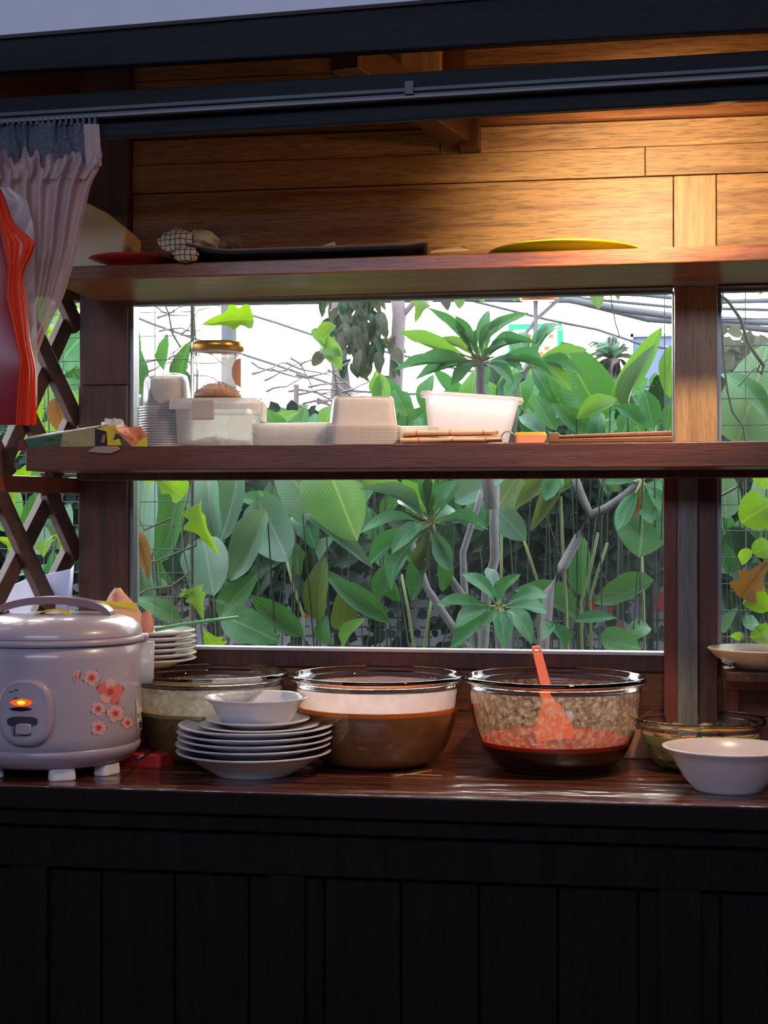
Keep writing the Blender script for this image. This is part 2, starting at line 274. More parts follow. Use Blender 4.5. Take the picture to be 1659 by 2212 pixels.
# ------------------------------------------------------------------ mesh builders
class MB:
    def __init__(s): s.v = []; s.f = []; s.uv = []
    def quadbox(s, p):          # 8 points: bottom 4 (ccw), top 4
        n = len(s.v); s.v += [tuple(q) for q in p]
        s.f += [(n, n+3, n+2, n+1), (n+4, n+5, n+6, n+7), (n, n+1, n+5, n+4), (n+1, n+2, n+6, n+5), (n+2, n+3, n+7, n+6), (n+3, n, n+4, n+7)]; return s
    def box(s, x0, x1, y0, y1, z0, z1):
        return s.quadbox([(x0, y0, z0), (x1, y0, z0), (x1, y1, z0), (x0, y1, z0), (x0, y0, z1), (x1, y0, z1), (x1, y1, z1), (x0, y1, z1)])
    def bar(s, a, b, w, h, up=(0, 0, 1)):   # square bar between two points
        a = Vector(a); b = Vector(b); d = (b-a).normalized(); u = Vector(up); r = d.cross(u).normalized(); u = r.cross(d).normalized()
        r *= w/2; u *= h/2
        return s.quadbox([a-r-u, a+r-u, b+r-u, b-r-u, a-r+u, a+r+u, b+r+u, b-r+u])
    def tube(s, pts, rad, seg=6, cap=True):
        pts = [Vector(p) for p in pts]; n0 = len(s.v); k = len(pts)
        for i, p in enumerate(pts):
            d = (pts[min(i+1, k-1)]-pts[max(i-1, 0)]).normalized()
            u = Vector((0, 0, 1)) if abs(d.z) < .95 else Vector((1, 0, 0)); r = d.cross(u).normalized(); u = r.cross(d)
            q = rad[i] if isinstance(rad, (list, tuple)) else rad
            for j in range(seg):
                t = 2*math.pi*j/seg; s.v.append(tuple(p+r*math.cos(t)*q+u*math.sin(t)*q))
        for i in range(k-1):
            for j in range(seg):
                a = n0+i*seg+j; b = n0+i*seg+(j+1) % seg; s.f.append((a, b, b+seg, a+seg))
        if cap: s.f.append(tuple(n0+j for j in range(seg))[::-1]); s.f.append(tuple(n0+(k-1)*seg+j for j in range(seg)))
        return s
    def lathe(s, prof, seg=48, c=(0, 0, 0), sx=1, sy=1):   # prof: (r, z) ; r=0 ends are poles
        n0 = len(s.v); rows = []
        for r, z in prof:
            if r < 1e-6: rows.append([len(s.v)]); s.v.append((c[0], c[1], c[2]+z))
            else:
                rows.append(list(range(len(s.v), len(s.v)+seg)))
                for j in range(seg):
                    t = 2*math.pi*j/seg; s.v.append((c[0]+r*sx*math.cos(t), c[1]+r*sy*math.sin(t), c[2]+z))
        for a, b in zip(rows, rows[1:]):
            for j in range(seg):
                k = (j+1) % seg
                if len(a) == 1 and len(b) == 1: continue
                if len(a) == 1: s.f.append((a[0], b[k], b[j]))
                elif len(b) == 1: s.f.append((a[j], a[k], b[0]))
                else: s.f.append((a[j], a[k], b[k], b[j]))
        return s
    def rloft(s, secs, seg=6, c=(0, 0, 0), cap0=False, cap1=False):   # secs: (w, d, r, z) rounded rectangles
        n0 = len(s.v); m = 4*seg
        for w, d, r, z in secs:
            for q in range(4):
                ox = (w/2-r)*(1 if q in (0, 3) else -1); oy = (d/2-r)*(1 if q in (0, 1) else -1)
                for j in range(seg):
                    t = math.pi/2*(q+j/(seg-1)); s.v.append((c[0]+ox+r*math.cos(t), c[1]+oy+r*math.sin(t), c[2]+z))
        for i in range(len(secs)-1):
            for j in range(m):
                a = n0+i*m+j; b = n0+i*m+(j+1) % m; s.f.append((a, b, b+m, a+m))
        if cap0: s.f.append(tuple(n0+j for j in range(m))[::-1])
        if cap1: s.f.append(tuple(n0+(len(secs)-1)*m+j for j in range(m)))
        return s
    def grid(s, fn, nu, nv, closed_u=False):
        n0 = len(s.v)
        for j in range(nv):
            for i in range(nu): s.v.append(tuple(fn(i/(nu-1), j/(nv-1))))
        for j in range(nv-1):
            for i in range(nu-1):
                a = n0+j*nu+i; s.f.append((a, a+1, a+1+nu, a+nu))
        return s
    def poly(s, pts, d=None):      # flat polygon, extruded by vector d
        n = len(s.v); k = len(pts); s.v += [tuple(p) for p in pts]; s.f.append(tuple(range(n, n+k)))
        if d is not None:
            d = Vector(d); s.v += [tuple(Vector(p)+d) for p in pts]; s.f.append(tuple(range(n+2*k-1, n+k-1, -1)))
            for i in range(k): j = (i+1) % k; s.f.append((n+i, n+k+i, n+k+j, n+j))
        return s
    def ball(s, c, r, seg=10, rings=6, sz=1):
        return s.lathe([(r*math.sin(math.pi*i/rings), -r*sz*math.cos(math.pi*i/rings)) for i in range(rings+1)], seg, c)
    def build(s, name, m, parent=None, world=True, smooth=False, bevel=0, solid=0, sub=0):
        me = bpy.data.meshes.new(name); off = Vector((0, 0, 0))
        if parent is not None and world:
            q = parent
            while q is not None: off += q.location; q = q.parent
        elif parent is None and world and s.v:
            lo = [min(v[i] for v in s.v) for i in range(3)]; hi = [max(v[i] for v in s.v) for i in range(3)]
            off = Vector(((lo[0]+hi[0])/2, (lo[1]+hi[1])/2, lo[2]))
        me.from_pydata([tuple(Vector(v)-off) for v in s.v], [], s.f); me.validate(); me.update()
        if smooth:
            for p in me.polygons: p.use_smooth = True
        me.materials.append(m if not isinstance(m, str) else M[m])
        o = bpy.data.objects.new(name, me); C.objects.link(o)
        if parent is not None: o.parent = parent
        elif world: o.location = off
        if solid: q = o.modifiers.new('solid', 'SOLIDIFY'); q.thickness = solid; q.offset = -1
        if sub: q = o.modifiers.new('sub', 'SUBSURF'); q.levels = q.render_levels = sub
        if bevel: q = o.modifiers.new('bevel', 'BEVEL'); q.width = bevel; q.segments = 2; q.limit_method = 'ANGLE'
        return o
def tag(o, label=None, cat=None, group=None, kind=None):
    if label: o['label'] = label
    if cat: o['category'] = cat
    if group: o['group'] = group
    if kind: o['kind'] = kind
    return o
def thing(name, label, cat, loc=(0, 0, 0), rz=0, group=None):
    o = bpy.data.objects.new(name, None); C.objects.link(o); o.location = loc; o.rotation_euler = (0, 0, rz); o.empty_display_size = .05
    return tag(o, label, cat, group)
def struct(name, label=None, loc=(0, 0, 0)):
    o = bpy.data.objects.new(name, None); C.objects.link(o); o.location = loc; o.empty_display_size = .05; o['kind'] = 'structure'
    if label: o['label'] = label; o['category'] = name.split('_')[0]
    return o
def copy_tree(o, parent=None):
    c = o.copy(); C.objects.link(c); c.parent = parent
    for ch in list(o.children): copy_tree(ch, c)
    return c
ORDS = ['bottom', 'second from bottom', 'third from bottom', 'fourth from bottom', 'fifth from bottom', 'sixth from bottom', 'seventh from bottom', 'eighth from bottom', 'ninth from bottom']
ORDT = ['topmost', 'second from top', 'third from top', 'fourth from top', 'fifth from top', 'sixth from top', 'seventh from top', 'eighth from top']
def ORD(i, n): return ORDS[i] if i < n/2 else ORDT[n-1-i]
def text_mesh(txt, size):
    cu = bpy.data.curves.new('txt', 'FONT'); cu.body = txt; cu.size = size; cu.align_x = 'CENTER'; cu.align_y = 'CENTER'; cu.extrude = .0005*size/.05
    to = bpy.data.objects.new('txt', cu); C.objects.link(to)
    dg = bpy.context.evaluated_depsgraph_get(); me = bpy.data.meshes.new_from_object(to.evaluated_get(dg)); bpy.data.objects.remove(to); return me

YW = 2.62          # back wall face
ZC = .844          # counter top
# ================================================================== SETTING
def S(name, mb, m, label, bevel=0, **k):
    o = mb.build(name, m, bevel=bevel, **k); tag(o, label, name.split('_')[0], kind='structure'); return o
S('floor', MB().box(-3.2, 3.2, -2.8, 2.75, -.05, 0), 'tile', 'dark tiled floor in front of the counter')
S('ceiling', MB().box(-3.2, 3.2, -2.8, 2.0, 2.95, 3.0), 'room', 'room ceiling above the booth opening')
S('wall_left', MB().box(-3.2, -3.1, -2.8, 2.0, 0, 2.95), 'room', 'left side wall of the room')
S('wall_right', MB().box(3.1, 3.2, -2.8, 2.0, 0, 2.95), 'room', 'right side wall of the room')
S('wall_rear', MB().box(-3.2, 3.2, -2.8, -2.7, 0, 2.95), 'room', 'wall behind the viewer')
bt = lambda X: 1.945+.0292*(X+.86)      # top edge of the front beam (it is not quite level)
bb = lambda X: 1.892+.0072*(X+.86)
b2b = lambda X: 1.8036+.0172*(X+.86)
b2t = lambda X: 1.871+.016*(X+.86)
def skew(x0, x1, y0, y1, zb, zt):
    return MB().quadbox([(x0, y0, zb(x0)), (x1, y0, zb(x1)), (x1, y1, zb(x1)), (x0, y1, zb(x0)), (x0, y0, zt(x0)), (x1, y0, zt(x1)), (x1, y1, zt(x1)), (x0, y1, zt(x0))])
S('wall_front', skew(-1.6, 1.6, 1.985, 2.0, lambda x: bt(x)-.006, lambda x: 2.95), 'plaster', 'white plastered wall above the black beam')
S('wall_front_left', MB().box(-3.2, -1.172, 1.99, 2.09, 0, 1.93).box(-3.2, -1.6, 1.99, 2.09, 1.93, 2.95), 'plaster', 'white wall left of the booth opening')
S('wall_front_right', MB().box(1.25, 3.2, 1.99, 2.09, 0, 1.93).box(1.6, 3.2, 1.99, 2.09, 1.93, 2.95), 'plaster', 'white wall right of the booth opening')
S('trim_1', skew(-1.6, 1.6, 2.0, 2.02, bb, bt), 'beam', 'upper black stained beam across the booth front', bevel=.002)
S('trim_2', skew(-1.35, 1.6, 2.052, 2.068, b2b, b2t), 'beam', 'lower black beam that carries the curtain track', bevel=.002)
# back wall: joined boards, each its own piece
wb = struct('wall_back', 'teak boarded back wall of the booth with windows')
XL0, XL, XR, XR2 = -.962, -.8698, .1085, .1815
XE = 1.25
def plank(x0, x1, z0, z1, m='wall', y0=YW, y1=YW+.022, name='plank', par=wb, bev=.0012):
    g = .0007
    return MB().box(x0+g, x1-g, y0, y1, z0+g, z1-g).build(name, m, par, bevel=bev)
plank(XL, XR, 1.672, 1.853); plank(XR2, .62, 1.672, 1.853); plank(.62, XE, 1.672, 1.853)
plank(XR, XR2, 1.655, 1.853, 'wallv', name='stile')
plank(XL, .06, 1.853, 1.905, y0=YW-.003); plank(.06, XE, 1.853, 1.905, y0=YW-.003)
plank(XL, -.3, 1.905, 1.952); plank(-.3, XE, 1.905, 1.952)
plank(XL, XE, 1.952, 1.985, 'shelf', YW-.02, name='ledger')
plank(XL, -.35, 1.985, 2.06); plank(-.35, XE, 1.985, 2.06); plank(XL, XE, 2.06, 2.16)
plank(XL0, XL, 1.5, 2.16, 'post', YW-.025, name='stile'); plank(XL0, XL, ZC, 1.5, 'post', YW-.03, name='stile')
# below and between the windows
plank(XL, XR, .99, 1.0195, 'post', YW-.012, name='rail'); plank(XL, XR, .915, .99, 'shelf', YW); plank(XL, XR, .80, .915, 'shelf', YW)
plank(XR2, XE, .99, 1.0195, 'post', YW-.012, name='rail'); plank(XR2, XE, .915, .99, 'shelf', YW); plank(XR2, XE, .80, .915, 'shelf', YW)
plank(XR, XR2, 1.34, 1.655, 'wallv', YW-.03, name='post'); plank(XP(1462, 2.585)+.0, XP(1508, 2.585), ZC, 1.337, 'grey', YW-.034, name='post_lit_face'); plank(XP(1508, 2.595), XR2, ZC, 1.337, 'post', YW-.026, name='post')  # one post face: cool-lit part coloured grey, the rest left dark
plank(.62, .70, ZC, 1.655, 'post', YW-.03, name='post')
plank(XL, XR, 1.6528, 1.672, 'post', YW-.03, name='lintel'); plank(XR2, XE, 1.6528, 1.672, 'post', YW-.03, name='lintel')
MB().box(XL0, XE, YW+.022, YW+.034, 1.68, 2.16).build('backing_board', 'post', wb)
MB().box(XL0, XE, YW+.022, YW+.034, 0, 1.0).build('backing_board', 'post', wb)
S('wall_side_right', MB().box(XE, XE+.05, 2.09, YW+.03, 0, 2.16), 'post', 'right end wall of the booth')
def window(name, x0, x1, z0, z1, label):
    w = struct(name, label, ((x0+x1)/2, YW, z0)); t = .007
    MB().box(x0, x1, YW, YW+.02, z1-.004, z1).box(x0, x0+t, YW-.012, YW+.02, z0, z1).box(x1-t*.3, x1, YW, YW+.02, z0, z1).build('window_frame', 'alu', w)
    MB().box(x0, x1, YW-.016, YW+.02, z0-.003, z0+.002).build('window_sill', 'lip', w)
    MB().box(x0, x1, YW+.010, YW+.013, z0, z1).build('pane', 'pane', w)
window('window_1', XL, XR, 1.0225, 1.6528, 'long fixed window behind the shelves')
window('window_2', XR2, .62, 1.0225, 1.6528, 'window right of the thick post')
window('window_3', .70, XE, 1.0225, 1.6528, 'far right window of the back wall')
# booth roof inside
rf = struct('ceiling_booth', 'boarded booth ceiling')
for i in range(5): MB().box(-1.5, 1.5, 2.0+i*.13+.001, 2.13+i*.13-.001, 2.16, 2.18).build('board', 'wall', rf, bevel=.0015)
MB().box(-1.6, 1.6, 2.0, 2.75, 2.18, 2.2).build('roof_sheet', 'post', rf)
# left side wall with lattice; it flares outwards a little
SP = Vector((XL0-.004, YW, 0)); SN = Vector((1, -.38, 0)).normalized(); SD = Vector((-.38, -1, 0)).normalized()*-1   # SD points to the back
def sl(px, py, off=0): return PL(px, py, SP+SN*off, SN)
ls = struct('wall_side_left', 'left side wall of the booth with crossed wooden lattice', (SP.x-.1, 2.3, ZC))
def side(y): return SP.x-.38*(YW-y)
def sidebar(z0, z1, y0=2.09, y1=YW, w=.03, m='lattice', name='rail'):
    MB().quadbox([(side(y0)-w/2, y0, z0), (side(y0)+w/2, y0, z0), (side(y1)+w/2, y1, z0), (side(y1)-w/2, y1, z0),
                  (side(y0)-w/2, y0, z1), (side(y0)+w/2, y0, z1), (side(y1)+w/2, y1, z1), (side(y1)-w/2, y1, z1)]).build(name, m, ls, bevel=.002)
sidebar(1.655, 2.16, m='post', name='board'); sidebar(1.302, 1.331, m='red'); sidebar(0, 1.0, m='post', name='board')
sidebar(1.0, 1.655, 2.09, 2.15, .04, 'post', 'post')
def slat_family(a, b, off, step, z0, z1, ks, yA=2.12, yB=2.60):
    p = sl(*a, off); q = sl(*b, off); m = (q.z-p.z)/(q.y-p.y)
    for k in ks:
        y0 = p.y+k*step; f = lambda z: y0+(z-p.z)/m
        e = []
        for z in (z0, z1):
            y = f(z)
            if y < yA: y = yA; 
            if y > yB: y = yB
            e.append(Vector((side(y)+off, y, p.z+(y-y0)*m)))
        if (e[1]-e[0]).length < .03: continue
        MB().bar(e[0], e[1], .030, .016, SN).build('slat', 'lattice', ls, bevel=.0008)
ST1 = abs(sl(150, 1170).y-sl(43, 1170).y); ST2 = abs(sl(150, 790).y-sl(46, 790).y)
slat_family((-8, 1056), (98, 1290), .006, ST1, .995, 1.305, range(-3, 6))
slat_family((112, 1056), (-6, 1290), -.007, ST1, .995, 1.305, range(-3, 6))
slat_family((150, 680), (30, 945), -.007, ST2, 1.33, 1.66, range(-3, 6))
slat_family((62, 690), (172, 925), .006, ST2, 1.33, 1.66, range(-3, 6))
# fence of the front: booth counter
ct = thing('serving_counter', 'long varnished dark wood serving counter holding the glass bowls', 'counter', (-.1, 2.35, 0))
for y0, y1 in ((2.178, 2.335), (2.335, 2.49), (2.49, 2.618)):
    MB().box(-1.14, XE, y0+.0008, y1-.0008, ZC-.03, ZC).build('worktop_plank', 'counter', ct, bevel=.0022)
MB().box(-1.14, XE, 2.170, 2.1775, ZC-.034, ZC-.0012).build('edge_shade_strip', 'front', ct, bevel=.002)  # dark strip stands in for shade on the plank fronts
MB().box(-1.14, XE, 2.186, 2.206, ZC-.062, ZC-.03).build('edge_rail', 'front', ct, bevel=.002)
x = -1.14
while x < XE-.01:
    MB().box(x+.0015, min(x+.118, XE)-.0015, 2.222, 2.24, .09, ZC-.062).build('front_board', 'front', ct, bevel=.002); x += .118
for xs in (-.90, -.49, .10, .72): MB().box(xs-.03, xs+.03, 2.208, 2.222, .0, ZC-.062).build('front_stile', 'front', ct, bevel=.002)
MB().box(-1.14, XE, 2.204, 2.222, ZC-.13, ZC-.062).build('front_rail', 'front', ct, bevel=.002)
MB().box(-1.14, XE, 2.222, 2.26, 0, .09).build('plinth', 'front', ct)
MB().box(-1.14, XE, 2.24, 2.6, .09, ZC-.03).build('carcass', 'front', ct)

# shelves
sh = thing('wall_shelf', 'middle wooden shelf across the window holding jar and plastic containers', 'shelf', (-.3, 2.5, 1.337), group=None)
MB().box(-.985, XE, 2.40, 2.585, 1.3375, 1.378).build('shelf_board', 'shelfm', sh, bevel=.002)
xs = XP(1434, 2.585); MB().box(xs, xs+.0225, 2.585, 2.604, ZC, 1.3375).build('support', 'red', sh, bevel=.0015)
MB().box(-.95, XE, 2.55, 2.585, 1.325, 1.3375).build('batten', 'post', sh, bevel=.001)
us = thing('wall_shelf', 'upper wooden shelf under the lit wall with coloured plates', 'shelf', (-.3, 2.5, 1.658))
MB().quadbox([(-.93, 2.36, 1.6525), (XE, 2.36, 1.6605), (XE, 2.618, 1.6605), (-.93, 2.618, 1.6535), (-.93, 2.36, 1.6765), (XE, 2.36, 1.6865), (XE, 2.618, 1.6865), (-.93, 2.618, 1.6765)]).build('shelf_board', 'shelf', us, bevel=.002)
US = lambda X: 1.6765+.0046*(X+.93)
# braces and hanging posts in the booth roof
def brace(px0, py0, Y0, px1, py1, Y1, w, h, m, label):
    a = P(px0, py0, Y0); b = P(px1, py1, Y1); o = MB().bar(a, b, w, h).build('roof_brace', m, bevel=.0015); tag(o, label, 'beam'); return o
brace(1004, 288, 2.612, 742, 112, 2.10, .045, .05, 'post', 'slanting roof brace that crosses behind the black beams')
o = MB().box(XP(866, 2.4), XP(952, 2.4), 2.4, 2.43, 1.945, 2.16).build('hanging_post', 'wallv', bevel=.002); tag(o, 'pale wooden hanging post seen between the two black beams', 'post')
o = MB().box(XP(952, 2.45), XP(1005, 2.45), 2.45, 2.49, 1.935, 2.16).build('hanging_post', 'post', bevel=.002); tag(o, 'dark wooden hanging post just right of the pale one', 'post')
o = MB().box(XP(992, 2.58), XP(1036, 2.58), 2.575, 2.618, 1.905, 1.955).build('brace_block', 'post', bevel=.002); tag(o, 'small dark block at the foot of the roof brace', 'block')

# curtain track and curtain
ctk = thing('curtain_track', 'grey metal curtain track along the lower black beam', 'curtain rail', (-.3, 2.04, 1.84))
tz = lambda X: 1.8290+.0168*(X+.86)
skew(-1.3, 1.5, 2.034, 2.052, tz, lambda X: tz(X)+.015).build('rail', 'track', ctk, bevel=.001)
skew(-1.3, 1.5, 2.030, 2.036, lambda X: tz(X)-.001, lambda X: tz(X)+.002).build('rail_lip', 'trackl', ctk)
skew(-1.3, 1.5, 2.031, 2.036, lambda X: tz(X)+.007, lambda X: tz(X)+.009).build('rail_groove', 'beam', ctk)
xb = XP(886, 2.04); MB().box(xb-.006, xb+.006, 2.028, 2.054, tz(xb)+.004, tz(xb)+.022).build('clip', 'track', ctk)
cu = thing('gathered_curtain', 'sheer pink gathered curtain hanging from the track at far left', 'curtain', (-.78, 2.03, 1.4))
YC = 2.022
def edge(tab, y):
    for (a, xa), (b, xb) in zip(tab, tab[1:]):
        if y <= b: return xa+(xb-xa)*(y-a)/(b-a)
    return tab[-1][1]
RE = [(262, 213), (300, 212), (335, 222), (365, 214), (400, 196), (470, 180), (540, 168), (640, 138), (720, 98), (770, 80), (800, 72)]
LE = [(262, -60), (400, -60), (600, -30), (800, 5)]
def cur(u, v, y0, y1, amp, ph=0, push=0):
    y = y0+(y1-y0)*v; xl = edge(LE, y); xr = edge(RE, y); px = xl+(xr-xl)*u
    w = math.sin(u*52+ph+1.3*math.sin(v*3+u*5))*amp+math.sin(u*23+ph*2+v*2)*amp*.7
    p = P(px, y, YC+w-push); return p
MB().grid(lambda u, v: cur(u, v, 358+8*math.sin(u*47), 800, .009), 150, 30).build('curtain_body', 'curtain', cu, smooth=True)
MB().grid(lambda u, v: cur(u, v, 336+(13*math.sin(u*47+2.2*math.sin(u*13))+7*math.sin(u*23+1)+3*math.sin(u*120))*(1-v), 386, .009, 0, .002), 220, 8).build('header_band', 'curtain', cu, smooth=True)
def head(u, v):
    y = 264+v*92; return P(-55+(edge(RE, y)+53)*u+(7*math.sin(u*41+3*math.sin(u*9)))*v+2*math.sin(u*90+v*4), y+3*math.sin(u*70)*(1-v), YC+.012+math.sin(u*41+2*math.sin(u*17))*.006)
MB().grid(head, 120, 10).build('gauze_header', 'gauze', cu, smooth=True)
MB().grid(lambda u, v: P(180+34*u+6*v, 268+v*90, YC+.004*math.sin(u*5)), 6, 8).build('header_end', 'curtain', cu, smooth=True)
for i in range(19):
    p = P(-20+i*12.6, 261, YC+.01); MB().box(p.x-.0016, p.x+.0016, p.y-.003, p.y+.006, p.z-.006, tz(p.x)+.001).build('hook', 'track', cu)
# red plastic bags
rb = thing('plastic_bag_bundle', 'bundle of folded red plastic bags hanging in front of the curtain', 'bag bundle', (-.84, 1.97, 1.4))
RR = [(408, 2), (430, 12), (480, 28), (510, 62), (525, 76), (548, 70), (572, 56), (600, 50), (660, 58), (740, 66), (800, 78), (860, 78), (916, 79)]
RL = [(408, -90), (916, -90)]
MID = [(408, -3), (500, 6), (580, 22), (640, 18), (700, 32), (780, 50), (850, 44), (916, 40)]
for k in range(5):
    def rs(u, v, k=k):
        y = 408+508*v; xr = edge(RR, y)-k*1.2; xl = edge(MID, y)+2-k*2; 
        return P(xl+(xr-xl)*u, y+(3*math.sin(k*2.1) if v > .99 else 0), 1.965-.0035*k+.0035*math.sin(u*11+k*2.0+v*3)+.006*u)
    MB().grid(rs, 22, 40).build('folded_bag_edge', 'bagred', rb, smooth=True)
def rbody(u, v):
    y = 408+510*v; xr = edge(MID, y)+4; return P(-90+(xr+90)*u, y, 1.945+.006*math.sin(v*6)+.02*u*u)
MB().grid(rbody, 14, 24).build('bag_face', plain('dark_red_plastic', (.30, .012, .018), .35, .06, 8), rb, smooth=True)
MB().tube([P(-30, 300, 1.96), P(-30, 420, 1.96)], .002).build('hanging_loop', 'bagred', rb)
MB().box(P(-30, 300, 1.96).x-.004, P(-30, 300, 1.96).x+.004, 1.958, 1.99, P(-30, 300, 1.96).z-.003, P(-30, 300, 1.96).z+.01).build('hook', 'steel', rb)
wg = thing('plastic_bag', 'crumpled white plastic bag squeezed between curtain and red bags', 'bag', (-.84, 2.0, 1.5))
WR = [(405, 20), (430, 58), (470, 68), (500, 74), (560, 74), (700, 79), (800, 82), (880, 80)]
MB().grid(lambda u, v: P(-20+(edge(WR, 405+475*v)+20)*u, 405+475*v, 1.992+.006*math.sin(u*9+v*14)+.004*math.sin(v*37+u*5)), 26, 50).build('bag_sheet', 'bagwhite', wg, smooth=True)

# ================================================================== things on the upper shelf
def lathe_thing(name, prof, m, loc, label, cat, group=None, seg=48, rot=None):
    o = MB().lathe(prof, seg).build(name, m, world=False, smooth=True); o.location = loc; tag(o, label, cat, group)
    if rot: o.rotation_euler = rot
    return o
# cream box: a six-sided hood
bx = thing('cream_container', 'cream faceted plastic container at the left end of the upper shelf', 'container', P(205, 570, 2.44))
bz = US(-.87)+.0005
def cream():
    Ya, Yb = 2.40, 2.52
    F = [(150, 0), (262, 0), (272, 492), (232, 460), (182, 434), (150, 440)]
    pf = [P(x, y, Ya) if y else Vector((P(x, 560, Ya).x, Ya, bz)) for x, y in F]
    return MB().poly(pf[::-1], (-.01, Yb-Ya, .0))
cream().build('shell', 'cream', bx, bevel=.006)
MB().quadbox([P(150, 452, 2.396), P(196, 466, 2.396), P(196, 466, 2.40), P(150, 452, 2.40), P(150, 436, 2.396), P(206, 452, 2.396), P(206, 452, 2.40), P(150, 436, 2.40)]).build('lid_flap', 'cream', bx, bevel=.0008)
def plate_prof(r, h, foot, t=.003, lip=.0015):
    return [(0, .004), (foot*.96, .004), (foot, 0), (foot+.002, .003), (r*.8, h*.62), (r, h), (r+.001, h+lip), (r-.001, h+t), (r*.8, h*.62+t+.001), (foot, .006+t*.6), (0, .006+t*.5)]
p = P(284, 565, 2.44)
lathe_thing('plate', plate_prof(.071, .019, .035), 'redpl', (p.x, 2.435, US(p.x)+.0002), 'red plastic plate lying on the left of the upper shelf', 'plate')
p = P(305, 545, 2.52); lathe_thing('round_lid', [(0, .045), (.018, .043), (.035, .034), (.044, .018), (.045, 0), (.043, 0), (.034, .03), (0, .042)], 'lidc', (p.x, 2.555, US(p.x)), 'beige domed lid behind the red plate on the upper shelf', 'lid')
p = P(1218, 540, 2.48); gz = US(p.x)
lathe_thing('plate', plate_prof(.126, .0165, .06, .0028), 'lime', (p.x, 2.488, gz+.0002), 'large lime green plate on the lit upper shelf', 'plate', seg=64)
# black tray
tr = thing('black_tray', 'thin black tray with turned up ends projecting over the upper shelf edge', 'tray', P(640, 560, 2.42))
def trayf(u, v):
    px = 372+(925-372)*u; X = P(px, 550, 2.36+.2*v).x; z = US(X)+.0015
    z += .022*max(0, 1-u*4.2)**1.6+.004*(max(0, u-.93)/.07)+.0135*(1-v)**2*(1 if .02 < u < 1 else 1)
    return (X, 2.35+.20*v, z)
MB().grid(trayf, 40, 8).build('tray_sheet', 'black', tr, smooth=True, solid=.0022)
def trayr(u, v):
    px = 372+(925-372)*u; q = trayf(u, 0); return (q[0], q[1]-.0005-.002*v, q[2]+.0003+.0018*v)
MB().grid(trayr, 40, 2).build('tray_rim', 'brownpaper', tr, solid=.001)
# crumpled checked cloth and bag
def lump(u, v, cx, cyy, w, h, Y, seed, amp=.16, dep=.05):
    th = u*2*math.pi; ph = v*math.pi; rr = 1+amp*math.sin(3*th+seed)*math.sin(2*ph+seed)+amp*.6*math.sin(7*th+seed*2+5*ph)+amp*.4*math.sin(11*ph+seed+th*4)
    c = P(cx, cyy, Y); return c+Vector((w*rr*math.sin(ph)*math.cos(th), dep*rr*math.sin(ph)*math.sin(th), -h*rr*math.cos(ph)))
def checkmat(name, base, line, sc=75, w=.09, axes=(0, 2)):
    m, t, o = mat(name); b = principled(t, base, .8); tc = nn(t, 'ShaderNodeTexCoord'); sp = nn(t, 'ShaderNodeSeparateXYZ'); t.links.new(tc.outputs['Object'], sp.inputs[0]); last = None
    for ax in axes:
        a = nn(t, 'ShaderNodeMath', operation='MULTIPLY_ADD'); a.inputs[1].default_value = sc; t.links.new(sp.outputs[ax], a.inputs[0])
        t.links.new(sp.outputs[1], a.inputs[2]); c = nn(t, 'ShaderNodeMath', operation='FRACT'); t.links.new(a.outputs[0], c.inputs[0])
        l = nn(t, 'ShaderNodeMath', operation='LESS_THAN'); l.inputs[1].default_value = w*2; t.links.new(c.outputs[0], l.inputs[0])
        if last: mxx = nn(t, 'ShaderNodeMath', operation='MAXIMUM'); t.links.new(last.outputs[0], mxx.inputs[0]); t.links.new(l.outputs[0], mxx.inputs[1]); last = mxx
        else: last = l
    x = nn(t, 'ShaderNodeMix', data_type='RGBA'); x.inputs[6].default_value = (*base, 1); x.inputs[7].default_value = (*line, 1); t.links.new(last.outputs[0], x.inputs[0]); t.links.new(x.outputs[2], b.inputs[0]); t.links.new(b.outputs[0], o.inputs[0]); return m
M['check'] = checkmat('black_checked_cloth', (.60, .46, .28), (.03, .03, .035), 110, .08)
cl = thing('crumpled_cloth', 'crumpled black and cream checked cloth hanging over the black tray end', 'cloth', P(390, 550, 2.38))
MB().grid(lambda u, v: lump(u, v, 385, 523, .030, .020, 2.365, 1.2, .12, .022), 40, 20).build('fold', 'check', cl, smooth=True)
MB().grid(lambda u, v: lump(u, v, 402, 550, .020, .012, 2.35, 2.9, .12, .012), 30, 16).build('hanging_corner', 'check', cl, smooth=True)
o = MB().grid(lambda u, v: lump(u, v, 430, 522, .036, .0175, 2.40, 4.1, .13, .03), 44, 22).build('crumpled_cloth', plain('cream_cloth', (.62, .46, .25), .8, .3, 90), smooth=True); tag(o, 'cream crumpled cloth lying on the black tray', 'cloth')
o = MB().grid(lambda u, v: lump(u, v, 478, 528, .034, .015, 2.43, 6.3, .16, .03), 44, 22).build('plastic_bag', thin('clear_bag', (.42, .30, .22), .35, .3, .25, .1, 60, .1), smooth=True); tag(o, 'crumpled clear plastic bag right of the cream cloth', 'bag')
p = P(700, 540, 2.40)
o = MB().poly([P(683, 537, 2.41), P(727, 540, 2.41), P(722, 522, 2.42), P(706, 527, 2.42), P(696, 531, 2.42)], (0, .004, .001)).build('paper_scrap', 'paper'); tag(o, 'small scrap of pale paper standing on the black tray', 'paper')
o = MB().poly([P(930, 546, 2.365), P(1012, 541, 2.365), P(1000, 533, 2.39), P(990, 535, 2.40), P(940, 541, 2.40)], (0, .002, .002)).build('paper_sheet', 'paper'); tag(o, 'flat buff paper packet between black tray and green plate', 'paper')

# ================================================================== things on the middle shelf
ZS = 1.3782
